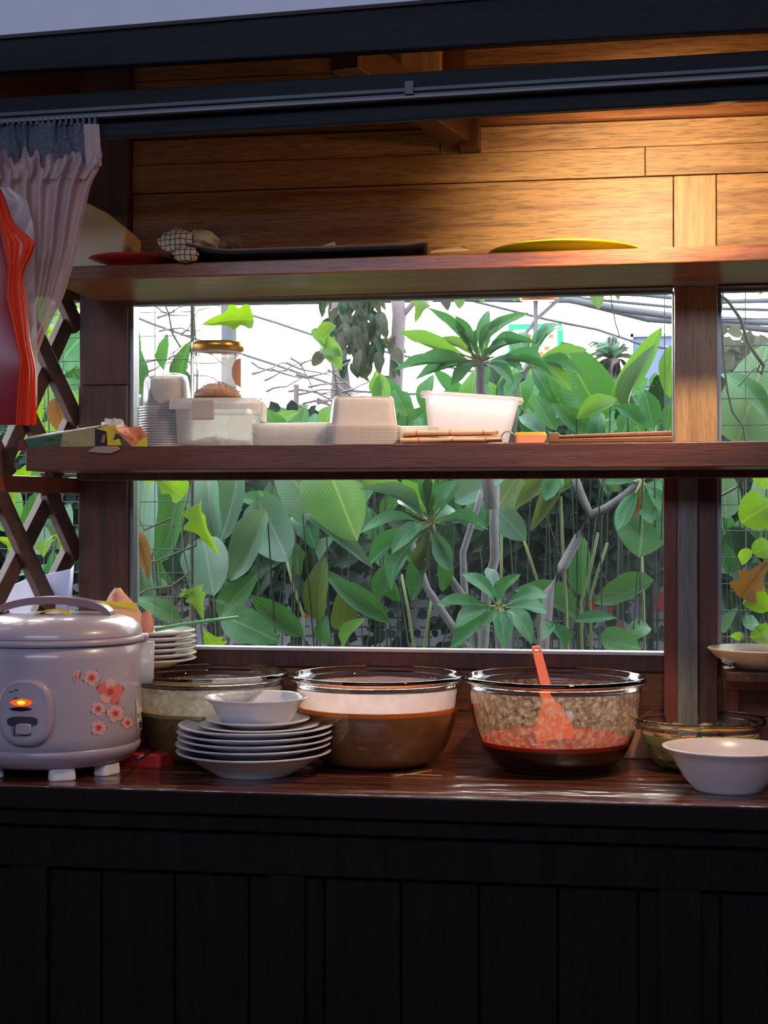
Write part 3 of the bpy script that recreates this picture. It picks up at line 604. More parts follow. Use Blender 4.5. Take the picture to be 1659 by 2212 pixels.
# long carton
cb = thing('food_wrap_carton', 'long opened carton with green and yellow print at left end of middle shelf', 'box', (P(180, 955, 2.42).x, 2.42, ZS))
def cpt(px, py, Y): return P(px, py, Y)
def slab(a, b, c_, d, Y0, Y1, tilt=0):   # px quad in front plane, extruded back
    pts = [P(*a, Y0), P(*b, Y0), P(*c_, Y0), P(*d, Y0)]; return MB().poly(pts, (0, Y1-Y0, tilt))
slab((78, 974), (225, 962), (320, 963), (80, 973), 2.40, 2.40).v
slab((62, 974), (130, 970), (135, 936), (52, 949), 2.402, 2.44, .003).build('carton_end_panel', 'cola', cb)
slab((130, 970), (205, 964), (205, 925), (135, 936), 2.402, 2.44, .003).build('carton_panel', 'colb', cb)
slab((205, 964), (232, 962), (230, 932), (205, 925), 2.402, 2.44, .003).build('carton_picture', 'cole' if 0 else M['black'], cb)
slab((232, 962), (262, 962), (250, 918), (204, 926), 2.4025, 2.44, .003).build('carton_yellow_panel', 'colc', cb)
slab((37, 974), (60, 974), (50, 950), (40, 951), 2.401, 2.45, .002).build('carton_end_flap', 'cole', cb)
slab((52, 950), (210, 923), (220, 919), (60, 944), 2.405, 2.45, .006).build('carton_top', 'cardw', cb)
MB().poly([P(228, 964, 2.405), P(285, 964, 2.405), P(247, 925, 2.405), P(236, 937, 2.405)], (0, .03, 0)).build('carton_inside', 'cardb', cb)
MB().poly([P(285, 964, 2.401), P(308, 960, 2.401), P(300, 932, 2.42), P(278, 923, 2.43), P(244, 925, 2.401)], (0, .0015, .001)).build('carton_orange_flap', 'cold', cb)
MB().poly([P(285, 965, 2.400), P(317, 965, 2.400), P(317, 940, 2.40), P(303, 921, 2.425), P(278, 922, 2.43)], (0, .0015, .0)).build('carton_printed_flap', 'cold', cb)
MB().poly([P(290, 964, 2.3992), P(318, 965, 2.3992), P(317, 944, 2.3992), P(305, 948, 2.3992)], (0, .0006, 0)).build('carton_yellow_corner', 'colc', cb)
MB().poly([P(217, 957, 2.4), P(222, 938, 2.4), P(228, 940, 2.4), P(226, 956, 2.4)], (0, .001, 0)).build('print_mark', plain('brown_print', (.30, .12, .06), .4), cb)
def squig(x0, x1, y0, y1, n, amp, Y, m, par, r=.0005):
    pts = [P(x0+(x1-x0)*i/n, y0+(y1-y0)*i/n+amp*math.sin(i*1.9)*(.6+.4*math.sin(i*.7)), Y) for i in range(n+1)]
    MB().tube(pts, r, 4).build('printed_lettering', m, par)
squig(97, 142, 960, 955, 26, 2.6, 2.4012, 'redink', cb); squig(144, 152, 950, 962, 5, 2, 2.4012, 'redink', cb, .0007); squig(96, 118, 951, 948, 12, 1.5, 2.4012, 'ink', cb)
squig(268, 290, 932, 950, 14, 3, 2.4, 'redink', cb, .0008)
MB().poly([P(245, 950, 2.4008), P(262, 945, 2.4008), P(250, 935, 2.4008)], (0, .0008, 0)).build('print_mark', 'ink', cb)
o = MB().grid(lambda u, v: lump(u, v, 246, 922, .018, .012, 2.455, 3.3, .3, .012), 30, 16).build('plastic_bag', 'bagwhite', smooth=True); tag(o, 'small crumpled white plastic bag on top of the long carton', 'bag')
o = MB().poly([P(190, 975, 2.394), P(205, 966, 2.394), P(252, 966, 2.394), P(257, 972, 2.394), P(240, 979, 2.394), P(210, 978, 2.394)], (0, .006, .002)).build('lid_rim_scrap', plain('clear_scrap', (.35, .27, .24), .3)); tag(o, 'round clear scrap sticking out below the long carton', 'plastic scrap')
# cup stack (upside down deli cups)
def cupprof(rt, rb, h, t=.0007): return [(0, h), (rt*.75, h-.0008), (rt*.93, h-.004), (rt, h-.014), (rb, .004), (rb+.004, .003), (rb+.004, .0), (rb+.001, 0), (rb-.001, .002)]
xc = P(358, 900, 2.50).x
c0 = MB().lathe(cupprof(.0395, .0455, .062), 32).build('plastic_cup', 'pet', world=False, smooth=True)
for i in range(16):
    o = c0 if i == 0 else c0.copy()
    if i: C.objects.link(o)
    o.location = (xc+(.0012 if i % 2 else 0)*.5, 2.50, ZS+i*.0046)
    tag(o, ORD(i, 16)+' clear round bowl of the upside down stack left of the jar', 'cup', 'clear bowls nested beside the jar')
# clip-lid container with crumbs
xk = P(472, 900, 2.50).x
kc = thing('food_container', 'clear rectangular clip lid food container under the gold lidded jar', 'container', (xk, 2.50, ZS), R(4))
MB().rloft([(.125, .085, .012, .002), (.130, .09, .014, .003), (.138, .098, .016, .070), (.140, .10, .016, .073)], 6, cap0=True).build('box_body', 'pet', kc, world=False, smooth=True)
MB().rloft([(.150, .108, .016, .0735), (.154, .112, .018, .0745), (.154, .112, .018, .0815), (.150, .108, .016, .0835)], 6, cap0=True, cap1=True).build('box_lid', 'milky', kc, world=False)
MB().rloft([(.154, .112, .018, .064), (.156, .114, .018, .065), (.156, .114, .018, .074), (.154, .112, .018, .0745)], 6).build('lid_skirt', 'milky', kc, world=False)
MB().box(-.034, .004, -.0605, -.057, .046, .079).build('clip', 'lidc', kc, world=False, bevel=.002)
MB().box(.077, .082, -.02, .02, .046, .079).build('clip', 'milky', kc, world=False, bevel=.002)
MB().box(-.084, -.078, -.02, .02, .046, .079).build('clip', 'lidc', kc, world=False, bevel=.002)
cr = MB()
for i in range(260):
    a = random.uniform(-.055, .055); cr.ball((a, random.uniform(-.036, .036), .004+random.uniform(0, .016)*(1-abs(a+.0)/.09)), random.uniform(.002, .0035), 5, 3)
tag(cr.build('crumbs', 'crumb', kc, world=False), kind='stuff')
# jar
xj = P(470, 800, 2.50).x; zj = ZS+.0838
jr = thing('glass_jar', 'clear glass jar with gold lid and fried shallots inside', 'jar', (xj, 2.50, zj))
MB().lathe([(0, .001), (.042, .001), (.0445, .004), (.0445, .072), (.043, .078), (.0415, .080), (.0415, .088), (.0400, .088), (.0402, .078), (.0425, .070), (.0425, .006), (0, .004)], 40).build('jar_glass', 'jar', jr, world=False, smooth=True)
MB().lathe([(0, .1000), (.043, .1000), (.0452, .0985), (.0455, .086), (.0445, .0855), (.0425, .0855)], 40).build('jar_lid', 'gold', jr, world=False, smooth=True, bevel=0)
MB().lathe([(.0415, .079), (.0432, .0795), (.0432, .0825), (.0415, .083)], 40).build('neck_ring', 'pet', jr, world=False, smooth=True)
fs = MB(); fs.lathe([(0, .0045), (.041, .0045), (.0415, .008), (.034, .018), (.018, .025), (0, .028)], 24)
for i in range(240):
    a = random.uniform(0, 6.28); r = .0385*math.sqrt(random.random()); z = .009+.021*(1-(r/.042)**1.5)+random.uniform(-.001, .0025)
    d = Vector((random.uniform(-1, 1), random.uniform(-1, 1), random.uniform(-.5, .8)))*.0035; c = Vector((r*math.cos(a), r*math.sin(a), z)); fs.tube([c-d, c+Vector((0, 0, .0015)), c+d], .0009, 4)
tag(fs.build('fried_shallots', 'shallot', jr, world=False), kind='stuff')
lb = []
for i in range(17):
    t = math.pi*i/16; lb.append((math.cos(t), math.sin(t)))
def lab(u, v):   # half disc label wrapping the jar side
    a = R(-38)+u*R(38)*math.sqrt(max(0, 1-(2*v-1)**2))*1.0; a = R(-24)-u*0 if 0 else a
    return (0, 0, 0)
lm = MB(); n = 14; 
for i in range(n+1):
    v = -1+2*i/n; w = math.sqrt(max(0, 1-v*v))
    for j in range(5):
        ang = R(-12)-R(30)*w*j/4; lm.v.append((.0450*math.cos(ang), .0450*math.sin(ang), .046+.026*v))
for i in range(n):
    for j in range(4): a = i*5+j; lm.f.append((a, a+5, a+6, a+1))
lm.build('round_label', 'felt', jr, world=False, solid=.0004)
# white lids stack
def rect_tub(w, d, h, r=.012, flange=.006):   # upside-down take-away container
    return [(w-.018, d-.018, r*.7, h), (w-.012, d-.012, r, h-.003), (w, d, r+.003, .003), (w+flange*2, d+flange*2, r+.006, .0025), (w+flange*2, d+flange*2, r+.006, 0), (w+flange, d+flange, r+.005, 0)]
xl = P(640, 930, 2.50).x
t0 = MB().rloft([(.130, .10, .012, .004), (.132, .102, .013, .0035), (.140, .11, .014, .003), (.140, .11, .014, 0)], 5, cap0=True).build('container_lid', 'milky', world=False)
for i in range(10):
    o = t0 if i == 0 else t0.copy()
    if i: C.objects.link(o)
    o.location = (xl+.001*math.sin(i*2), 2.515, ZS+i*.0041)
    tag(o, ORD(i, 10)+' white plastic lid of the low stack right of the clip lid box', 'lid', 'white lids piled on the middle shelf')
# upside down rectangular tubs, front stack and rear stack
xt = P(784, 900, 2.50).x
t1 = MB().rloft(rect_tub(.112, .085, .052), 6, cap0=True).build('takeaway_tub', 'milky', world=False, smooth=False)
for i in range(11):
    o = t1 if i == 0 else t1.copy()
    if i: C.objects.link(o)
    o.location = (xt+.0006*math.sin(i*3), 2.50, ZS+i*.0033); o.rotation_euler = (0, 0, R(14))
    tag(o, ORD(i, 11)+' milky rectangular tub of the upside down stack in the shelf middle', 'container', 'upside down takeaway tubs')
xt2 = P(868, 930, 2.5).x
t2 = MB().rloft([(.075, .08, .01, .003), (.077, .082, .01, .0025), (.085, .09, .012, .002), (.085, .09, .012, 0)], 5, cap0=True).build('container_lid', 'milky', world=False)
for i in range(9):
    o = t2 if i == 0 else t2.copy()
    if i: C.objects.link(o)
    o.location = (xt2+.0205+.001*math.sin(i), 2.53, ZS+i*.0040)
    tag(o, ORD(i, 9)+' white lid of the small stack just right of the upside down tubs', 'lid', 'small white lids beside the folded cloth')
# big frosted tub, tilted
tb = thing('plastic_tub', 'large translucent white plastic tub tilted on the middle shelf', 'tub', (P(1012, 945, 2.535).x, 2.53, ZS+.0085))
tb.rotation_euler = (0, R(4.5), R(6))
MB().rloft([(.128, .064, .012, 0), (.134, .07, .014, .001), (.160, .082, .016, .074), (.163, .085, .016, .077), (.172, .092, .018, .0775), (.172, .092, .018, .080), (.166, .088, .017, .080)], 8, cap0=True).build('tub_body', 'tub', tb, world=False, smooth=False)
MB().rloft([(.1735, .0935, .018, .0735), (.1755, .0955, .018, .074), (.1755, .0955, .018, .0765), (.1735, .0935, .018, .077)], 8).build('rim_band', 'tub', tb, world=False)
MB().box(.012, .052, -.02, -.0195, .006, .022).build('paper_slip', 'paper', tb, world=False)
# folded napkins
M['napkin'] = checkmat('peach_checked_napkin', (.80, .56, .38), (.66, .26, .16), 18, .03, (0,))
def napkin(px0, px1, y0, y1, Y, seed, label):
    a = P(px0, y1, Y); b = P(px1, y0, Y); th = (b.z-a.z)
    def fn(u, v):
        t = v*2*math.pi; x = a.x+(b.x-a.x)*u; w = .5+.5*math.cos(t); e = (1-u)**2*.35+.75
        return (x+.004*math.sin(t+seed)*(u < .2), Y+.045*math.sin(t)*.6+.03, a.z+th*.5+th*.5*math.cos(t)*e*(1+.12*math.sin(u*9+seed)))
    o = MB().grid(fn, 26, 17).build('folded_napkin', 'napkin', smooth=True); tag(o, label, 'napkin', None); return o
napkin(868, 1082, 942, 955.5, 2.425, 0, 'lower folded peach checked napkin in front of the frosted tub')
napkin(870, 1070, 925, 942, 2.43, 2, 'upper folded peach checked napkin in front of the frosted tub')
napkin(860, 1050, 954, 957.5, 2.415, 4, 'flat peach cloth under the two folded napkins')
# orange case with ring
kc2 = thing('orange_case', 'small orange and salmon round-cornered case with a metal ring', 'case', (P(1146, 950, 2.43).x, 2.43, ZS))
MB().rloft([(.050, .026, .006, 0), (.0525, .028, .007, .001), (.0525, .028, .007, .0115)], 6, cap0=True, cap1=True).build('case_body', 'salmon', kc2, world=False)
MB().rloft([(.0525, .028, .007, .0117), (.0525, .028, .007, .015), (.046, .024, .006, .0185)], 6, cap0=True, cap1=True).build('case_band', 'orangey', kc2, world=False)
MB().tube([(-.037+.0105*math.cos(t*math.pi/8), 0, .0105+.0100*math.sin(t*math.pi/8)) for t in range(17)], .0012, 6).build('ring', 'steel', kc2, world=False, smooth=True)
# leather strap
st = thing('leather_strap', 'coiled brown leather strap with stitched edge on the middle shelf', 'strap', (P(1320, 950, 2.43).x, 2.43, ZS))
def strap(z0, z1, x0, x1, k):
    f = lambda u, v: (x0+(x1-x0)*u, 2.405+.05*v, (ZS+z0+(z1-z0)*u))
    a = P(x0, 950, 2.42).x; b = P(x1, 950, 2.42).x
    return MB().quadbox([(a, 2.405, ZS+z0), (b, 2.405, ZS+z0), (b, 2.45, ZS+z0), (a, 2.45, ZS+z0), (a, 2.405, ZS+z1*.62), (b, 2.405, ZS+z1), (b, 2.45, ZS+z1), (a, 2.45, ZS+z1*.62)])
strap(0, .010, 1186, 1453, 0).build('strap_layer', 'leather', st, bevel=.002)
q = MB().quadbox([(P(1200, 0, 2.42).x, 2.41, ZS+.008), (P(1450, 0, 2.42).x, 2.41, ZS+.0105), (P(1450, 0, 2.42).x, 2.445, ZS+.0105), (P(1200, 0, 2.42).x, 2.445, ZS+.008), (P(1200, 0, 2.42).x, 2.41, ZS+.0125), (P(1450, 0, 2.42).x, 2.41, ZS+.0185), (P(1450, 0, 2.42).x, 2.445, ZS+.0185), (P(1200, 0, 2.42).x, 2.445, ZS+.0125)]); q.build('strap_layer', 'leather', st, bevel=.002)
a = P(1186, 0, 2.42).x; MB().box(a-.001, a+.016, 2.402, 2.452, ZS, ZS+.0165).build('strap_loop', 'leather', st, bevel=.002)
for i in range(30):
    x = P(1200, 0, 2.42).x+i*.0061; MB().box(x, x+.0035, 2.4043, 2.4052, ZS+.0052, ZS+.0060).build('stitch', 'stitch', st)

# ================================================================== on the counter
# glass bowls
def bowl_prof(r, h, foot, t=.0035, flare=.003):
    out = [(0, .003), (foot*.8, .003), (foot*.9, 0), (foot, 0)]; inn = []
    n = 12
    for i in range(1, n+1):
        a = math.pi/2*i/n; rr = foot+(r-.004-foot)*math.sin(a)**.82; zz = (h-.012)*(1-math.cos(a))**.95
        out.append((rr, zz))
    out += [(r-.002, h-.012), (r+flare, h-.009), (r+flare+.001, h-.004), (r+flare-.001, h-.0005), (r, h)]
    inn = [(r-.003, h-.001), (r-.005, h-.008)]
    for i in range(n, 0, -1):
        a = math.pi/2*i/n; rr = foot+(r-.004-foot)*math.sin(a)**.82-t; zz = (h-.012)*(1-math.cos(a))**.95+t*.9
        inn.append((max(rr, 0), zz))
    inn += [(foot*.9-t, .003+t), (0, .0035+t)]
    return out+inn
def inner_at(r, h, foot, z, t=.0035):
    n = 200; best = 0
    for i in range(n+1):
        a = math.pi/2*i/n; rr = foot+(r-.004-foot)*math.sin(a)**.82-t; zz = (h-.012)*(1-math.cos(a))**.95+t*.9
        if zz <= z: best = rr
    return best
def liquid_prof(r, h, foot, lev, t=.0035):
    pr = [(0, .0045+t)]; z = .006+t
    while z < lev: pr.append((inner_at(r, h, foot, z, t)+.0006, z)); z += .004
    rl = inner_at(r, h, foot, lev, t)+.0006; pr += [(rl, lev), (rl*.985, lev-.0006), (0, lev-.0008)]
    return pr
def film_mat(name, col, lo, hi, sc, stretch=1, transl=.5):
    m, t, o = mat(name); d = nn(t, 'ShaderNodeBsdfDiffuse'); d.inputs[0].default_value = (*col, 1); tl = nn(t, 'ShaderNodeBsdfTranslucent'); tl.inputs[0].default_value = (*col, 1)
    a = nn(t, 'ShaderNodeMixShader'); a.inputs[0].default_value = transl; t.links.new(d.outputs[0], a.inputs[1]); t.links.new(tl.outputs[0], a.inputs[2])
    tr = nn(t, 'ShaderNodeBsdfTransparent'); tc = nn(t, 'ShaderNodeTexCoord'); n = nn(t, 'ShaderNodeTexNoise'); n.inputs['Scale'].default_value = sc; n.inputs['Detail'].default_value = 6; n.inputs['Roughness'].default_value = .7
    t.links.new(tc.outputs['Object'], n.inputs[0]); r = nn(t, 'ShaderNodeMapRange'); r.inputs[1].default_value = .42; r.inputs[2].default_value = .62; r.inputs[3].default_value = lo; r.inputs[4].default_value = hi; t.links.new(n.outputs[0], r.inputs[0])
    b = nn(t, 'ShaderNodeMixShader'); t.links.new(r.outputs[0], b.inputs[0]); t.links.new(tr.outputs[0], b.inputs[1]); t.links.new(a.outputs[0], b.inputs[2]); t.links.new(b.outputs[0], o.inputs[0]); return m
def liquid_mat(name, body, top, lev, band=.008, rough=.12):
    m, t, o = mat(name); b = principled(t, body, rough); tc = nn(t, 'ShaderNodeTexCoord'); sp = nn(t, 'ShaderNodeSeparateXYZ'); t.links.new(tc.outputs['Object'], sp.inputs[0])
    r = nn(t, 'ShaderNodeMapRange'); r.inputs[1].default_value = lev-band*1.3; r.inputs[2].default_value = lev-band; t.links.new(sp.outputs[2], r.inputs[0])
    n = nn(t, 'ShaderNodeTexNoise'); n.inputs['Scale'].default_value = 45; n.inputs['Detail'].default_value = 5; t.links.new(tc.outputs['Object'], n.inputs[0])
    y = nn(t, 'ShaderNodeMix', data_type='RGBA'); y.inputs[6].default_value = (*[c*.65 for c in body], 1); y.inputs[7].default_value = (*[c*1.35 for c in body], 1); t.links.new(n.outputs[0], y.inputs[0])
    x = nn(t, 'ShaderNodeMix', data_type='RGBA'); x.inputs[7].default_value = (*top, 1); t.links.new(y.outputs[2], x.inputs[6]); t.links.new(r.outputs[0], x.inputs[0]); t.links.new(x.outputs[2], b.inputs[0])
    t.links.new(b.outputs[0], o.inputs[0]); return m
def glass_bowl(px, Y, r, h, foot, lev, lm, label, film=None, t=.0035):
    X = P(px, 1106, Y).x; b = thing('glass_bowl', label, 'bowl', (X, Y, ZC+.0003))
    MB().lathe(bowl_prof(r, h, foot, t), 72).build('bowl_glass', 'glass', b, world=False, smooth=True)
    MB().lathe(liquid_prof(r, h, foot, lev, t), 64).build('contents', lm, b, world=False, smooth=True)
    if film:
        z0 = lev+.0005; n = 10; z1 = h-.020; pr = [(inner_at(r, h, foot, z0+(z1-z0)*i/n, t)-.0012, z0+(z1-z0)*i/n) for i in range(n+1)]
        MB().lathe(pr, 64).build('condensation_film', film, b, world=False, smooth=True)
    return b
B1 = glass_bowl(455, 2.482, .131, .149, .072, .086, liquid_mat('olive_curry', (.17, .115, .035), (.42, .32, .08), .086, .005), 'glass bowl of olive brown curry behind the plate stack', film_mat('steam_film', (.62, .58, .50), .35, .8, 60))
B2 = glass_bowl(815, 2.468, .143, .151, .072, .099, liquid_mat('orange_brown_curry', (.36, .15, .055), (.95, .24, .03), .099, .006), 'middle glass bowl filled with orange brown curry', film_mat('steam_film_pale', (.98, .92, .88), .78, .93, 30))
B3 = glass_bowl(1198, 2.462, .146, .153, .072, .050, liquid_mat('red_sambal', (.045, .012, .008), (.55, .03, .01), .050, .006), 'glass bowl of dark red sauce with the orange spatula', film_mat('oily_splash_film', (.85, .66, .42), .04, .62, 120))
B4 = glass_bowl(1512, 2.505, .103, .083, .050, .058, liquid_mat('yellow_broth', (.42, .36, .12), (.62, .55, .2), .058, .012), 'low glass bowl of yellow vegetable soup behind the white bowl', film_mat('broth_film', (.72, .55, .40), .2, .6, 80), .0028)
# vegetables in B4
B4C = [c for c in B4.children if c.name.startswith('contents')][0]
vg = [((.60, .50, .20), 'yellow'), ((.80, .28, .04), 'carrot'), ((.05, .12, .02), 'green'), ((.62, .55, .30), 'pale')]
vm = {k: plain('soup_'+k, c, .35, .2, 80) for c, k in vg}
for i in range(34):
    a = i*2.4; r = .088*math.sqrt((i+.5)/34); k = ['green', 'pale', 'yellow', 'carrot', 'green'][i % 5]
    c = Vector((r*math.cos(a), r*math.sin(a), .0575+random.uniform(0, .002)))
    m_ = MB().box(-.011, .011, -.004 if k == 'green' else -.007, .004 if k == 'green' else .007, -.0025, .0035)
    o = m_.build('vegetable_piece', vm[k], B4C, world=False, bevel=.001); o.location = c; o.rotation_euler = (random.uniform(-.3, .3), random.uniform(-.3, .3), random.uniform(0, 3))
for i in range(22):     # greens pressed on the glass wall
    a = R(-160)+i*R(6.6); z = .018+.030*random.random(); rr = inner_at(.103, .083, .050, z)-.0015
    o = MB().poly([(-.010, 0, -.004), (.002, 0, -.008), (.011, 0, .002), (.004, 0, .009), (-.006, 0, .005)], (0, .0008, 0)).build('leaf_scrap', vm['green' if i % 3 else 'yellow'], B4C, world=False)
    o.location = (rr*math.cos(a), rr*math.sin(a), z); o.rotation_euler = (-.6, random.uniform(-1, 1), a+math.pi/2)
# spatula
sx = B3.location
sp_ = thing('spatula', 'orange plastic spatula standing in the red sauce bowl', 'spatula', (sx.x, sx.y-.03, ZC+.05))
def spt(t): return P(1157+(1182-1157)*t, 1395+(1500-1395)*t, 2.44-.02*t)
A0 = P(1157, 1395, 2.462); A1 = P(1187, 1512, 2.436); A2 = P(1200, 1598, 2.425)
dx = Vector((1, .12, .12)).normalized()
def srow(c, w, th=.0022): return [c-dx*w-Vector((0, th, 0)), c+dx*w-Vector((0, th, 0)), c+dx*w+Vector((0, th, 0)), c-dx*w+Vector((0, th, 0))]
def sweep(rows, name, m, par, bev=.001, caps=True):
    mb = MB(); n = 0
    for r in rows: mb.v += [tuple(p) for p in r]
    for i in range(len(rows)-1):
        for j in range(4): a = i*4+j; b = i*4+(j+1) % 4; mb.f.append((a, b, b+4, a+4))
    if caps: mb.f.append((3, 2, 1, 0)); k = (len(rows)-1)*4; mb.f.append((k, k+1, k+2, k+3))
    return mb.build(name, m, par, bevel=bev)
h = MB()
# handle with a hanging hole: two side strips round the hole
sweep([srow(A0.lerp(A1, t)-dx*.0054, .0022) for t in (.05, .14)], 'handle_side', 'orange', sp_)
sweep([srow(A0.lerp(A1, t)+dx*.0054, .0022) for t in (.05, .14)], 'handle_side', 'orange', sp_)
sweep([srow(A0, .0066), srow(A0.lerp(A1, .055), .0076)], 'handle_end', 'orange', sp_)
sweep([srow(A0.lerp(A1, .135), .0078), srow(A0.lerp(A1, .5), .0082), srow(A0.lerp(A1, .8), .0088), srow(A1, .011)], 'handle', 'orange', sp_)
sweep([srow(A1, .011), srow(A1.lerp(A2, .25), .018), srow(A1.lerp(A2, .5), .027), srow(A1.lerp(A2, .8), .032), srow(A2, .031)], 'blade', 'orange', sp_)
# front plate stack
def deep(r, h, foot): return [(0, .003), (foot-.006, .003), (foot-.004, 0), (foot, 0), (foot+.002, .003), (r*.70, h*.42), (r*.86, h*.80), (r-.004, h-.002), (r, h-.001), (r+.0015, h+.001), (r, h+.0025), (r-.005, h+.001), (r*.84, h*.80+.003), (r*.68, h*.42+.003), (foot, .0065), (0, .006)]
xpst = P(549, 1106, 2.335).x
d0 = MB().lathe(deep(.124, .0375, .062), 64).build('plate', 'china', world=False, smooth=True); d0.location = (xpst, 2.335, ZC+.0002)
tag(d0, 'deep white china plate at the bottom of the front plate stack', 'plate')
fl = MB().lathe([(0, .002), (.068, .002), (.071, 0), (.074, .002), (.100, .010), (.124, .0165), (.1258, .0178), (.1245, .0195), (.100, .0135), (.074, .0065), (0, .006)], 64).build('plate', 'china', world=False, smooth=True)
for i in range(4):
    o = fl if i == 0 else fl.copy()
    if i: C.objects.link(o)
    o.location = (xpst+(-.001, .002, .0015, .003)[i], 2.335+(0, .001, -.001, .001)[i], ZC+.0325+i*.0099)
    tag(o, 'white china plate second from the bottom of the front stack' if i == 0 else ('widest topmost white china plate of the front stack, under the saucers' if i == 3 else ('white china plate third from the bottom of the front stack' if i == 1 else 'white china plate fourth from the bottom of the front stack')), 'plate', 'plates in the front stack')
zt = ZC+.0325+3*.0099+.0062
s0 = MB().lathe(plate_prof(.097, .0115, .055, .0022), 56).build('saucer', 'china', world=False, smooth=True); s0.location = (xpst+.008, 2.338, zt); tag(s0, 'wider lower saucer on the front plate stack', 'saucer')
s1 = MB().lathe(plate_prof(.083, .012, .05, .0022), 56).build('saucer', 'china', world=False, smooth=True); s1.location = (xpst+.006, 2.338, zt+.008); tag(s1, 'smaller upper saucer directly under the china bowl', 'saucer')
bw = MB().lathe([(0, .003), (.050, .003), (.052, 0), (.056, .001), (.064, .014), (.072, .030), (.082, .039), (.085, .0405), (.0845, .0425), (.080, .0415), (.070, .032), (.061, .016), (.05, .006), (0, .0055)], 64).build('bowl', 'china', world=False, smooth=True)
bw.location = (xpst+.0035, 2.338, zt+.0145); tag(bw, 'shallow white china bowl on top of the front plate stack', 'bowl')
# white bowl right
xw = P(1571, 1106, 2.303).x
w = MB().lathe([(0, .004), (.046, .004), (.048, 0), (.052, 0), (.054, .004), (.070, .022), (.084, .047), (.094, .060), (.1005, .0635), (.1012, .0655), (.098, .0660), (.0925, .063), (.082, .050), (.068, .026), (.052, .008), (0, .0065)], 72, sx=.97, sy=.93).build('bowl', 'china2', world=False, smooth=True)
w.location = (xw, 2.303, ZC+.0002); tag(w, 'empty white bowl with flared rim at the front right of the counter', 'bowl')
# rear plate stack on a red box
o = MB().rloft([(.11, .08, .012, 0), (.118, .084, .014, .003), (.126, .09, .014, .147), (.128, .092, .014, .1515)], 5, cap0=True, cap1=True)
xr = P(262, 1106, 2.57).x
o = o.build('plastic_box', 'redbox', world=False, bevel=.001); o.location = (xr, 2.570, ZC+.0002); tag(o, 'red plastic box behind the rice cooker, under the rear plates', 'box')
rp0 = MB().lathe([(0, .001), (.040, .001), (.043, 0), (.055, .006), (.0845, .0125), (.0860, .0145), (.0845, .0160), (.055, .0090), (.040, .0045), (0, .004)], 48).build('plate', 'china', world=False, smooth=True)
xr2 = P(321, 1106, 2.53).x
for i in range(6):
    o = rp0 if i == 0 else rp0.copy()
    if i: C.objects.link(o)
    o.location = (xr2+.0012*math.sin(i*2.2), 2.525, ZC+.1522+i*.0098)
    tag(o, ORD(i, 6)+' white plate of the stack behind the rice cooker', 'plate', 'plates stacked behind the rice cooker')
# red wrapper beside the cooker
o = MB().poly([P(262, 1660, 2.40), P(345, 1662, 2.40), P(362, 1640, 2.44), P(322, 1608, 2.45), P(300, 1612, 2.43)], (0, .004, .002)).build('red_wrapper', 'redbox')
bpy.data.objects.remove(o)
o = MB().rloft([(.085, .05, .004, 0), (.087, .052, .005, .002), (.087, .052, .005, .020), (.083, .048, .004, .022)], 4, cap0=True, cap1=True).build('red_packet', 'redbox', world=False); o.location = (P(312, 1106, 2.39).x, 2.392, ZC+.0002); o.rotation_euler = (0, 0, R(-12)); tag(o, 'flat red packet on the counter right of the rice cooker', 'packet')
o = MB().tube([PZ(296, 1640, ZC+.05), PZ(312, 1632, ZC+.03), PZ(322, 1624, ZC+.027), PZ(332, 1617, ZC+.026)], .0028, 8).build('power_cable', 'cable', smooth=True); tag(o, 'black power cable coming out from behind the rice cooker', 'cable')
# straw wisps
for i, (a, b, c_) in enumerate((((845, 1674), (900, 1673), (955, 1676)), ((852, 1677), (905, 1669), (932, 1665)))):
    o = MB().tube([PZ(*a, ZC+.001), PZ(*b, ZC+.003), PZ(*c_, ZC+.001)], .0011, 5).build('dry_straw', 'twig', smooth=True); tag(o, ('longer' if i == 0 else 'shorter upturned')+' dry straw wisp on the counter before the middle bowl', 'straw')
# small pink tray between bowls, leaning at the wall
o = MB().rloft([(.11, .030, .005, 0), (.115, .034, .006, .002), (.120, .036, .006, .046), (.116, .032, .005, .046), (.11, .028, .004, .004)], 5, cap0=True).build('small_tray', 'pink', world=False); o.location = (P(1400, 1106, 2.59).x-.01, 2.594, ZC+.0002); tag(o, 'brownish pink box at the wall between sauce and soup bowls', 'box')
# stand with plate at the right edge
x0 = P(1560, 1106, 2.6).x
sd_ = thing('wooden_stand', 'dark wooden stand at the right edge carrying a beige plate', 'stand', (x0+.12, 2.56, ZC))
MB().box(x0-.004, x0+.26, 2.47, 2.612, .990, 1.006).build('stand_top', 'post', sd_, bevel=.002)
MB().box(x0, x0+.028, 2.597, 2.613, ZC, .990).build('leg', 'red', sd_, bevel=.002)
MB().box(x0+.228, x0+.256, 2.597, 2.613, ZC, .990).build('leg', 'red', sd_, bevel=.002)
MB().box(x0+.228, x0+.256, 2.48, 2.505, ZC, .990).build('leg', 'red', sd_, bevel=.002)
MB().box(x0, x0+.256, 2.585, 2.597, .965, .990).build('apron', 'red', sd_, bevel=.002)
xq = P(1642, 1106, 2.53).x
o = MB().lathe([(0, .003), (.036, .003), (.038, 0), (.042, .002), (.070, .018), (.085, .032), (.0865, .0335), (.0845, .0350), (.068, .0215), (.042, .0065), (0, .006)], 56).build('plate', plain('beige_plate', (.66, .47, .28), .3, .06), world=False, smooth=True); o.location = (xq, 2.535, 1.0062); tag(o, 'deep beige plate on the wooden stand at right edge', 'plate')
o = MB().grid(lambda u, v: lump(u, v, 1578, 1422, .012, .011, 2.50, 1.7, .25, .012), 22, 12).build('plastic_bag', 'bagwhite', smooth=True); tag(o, 'small clear plastic bag under the rim of the beige plate', 'bag')

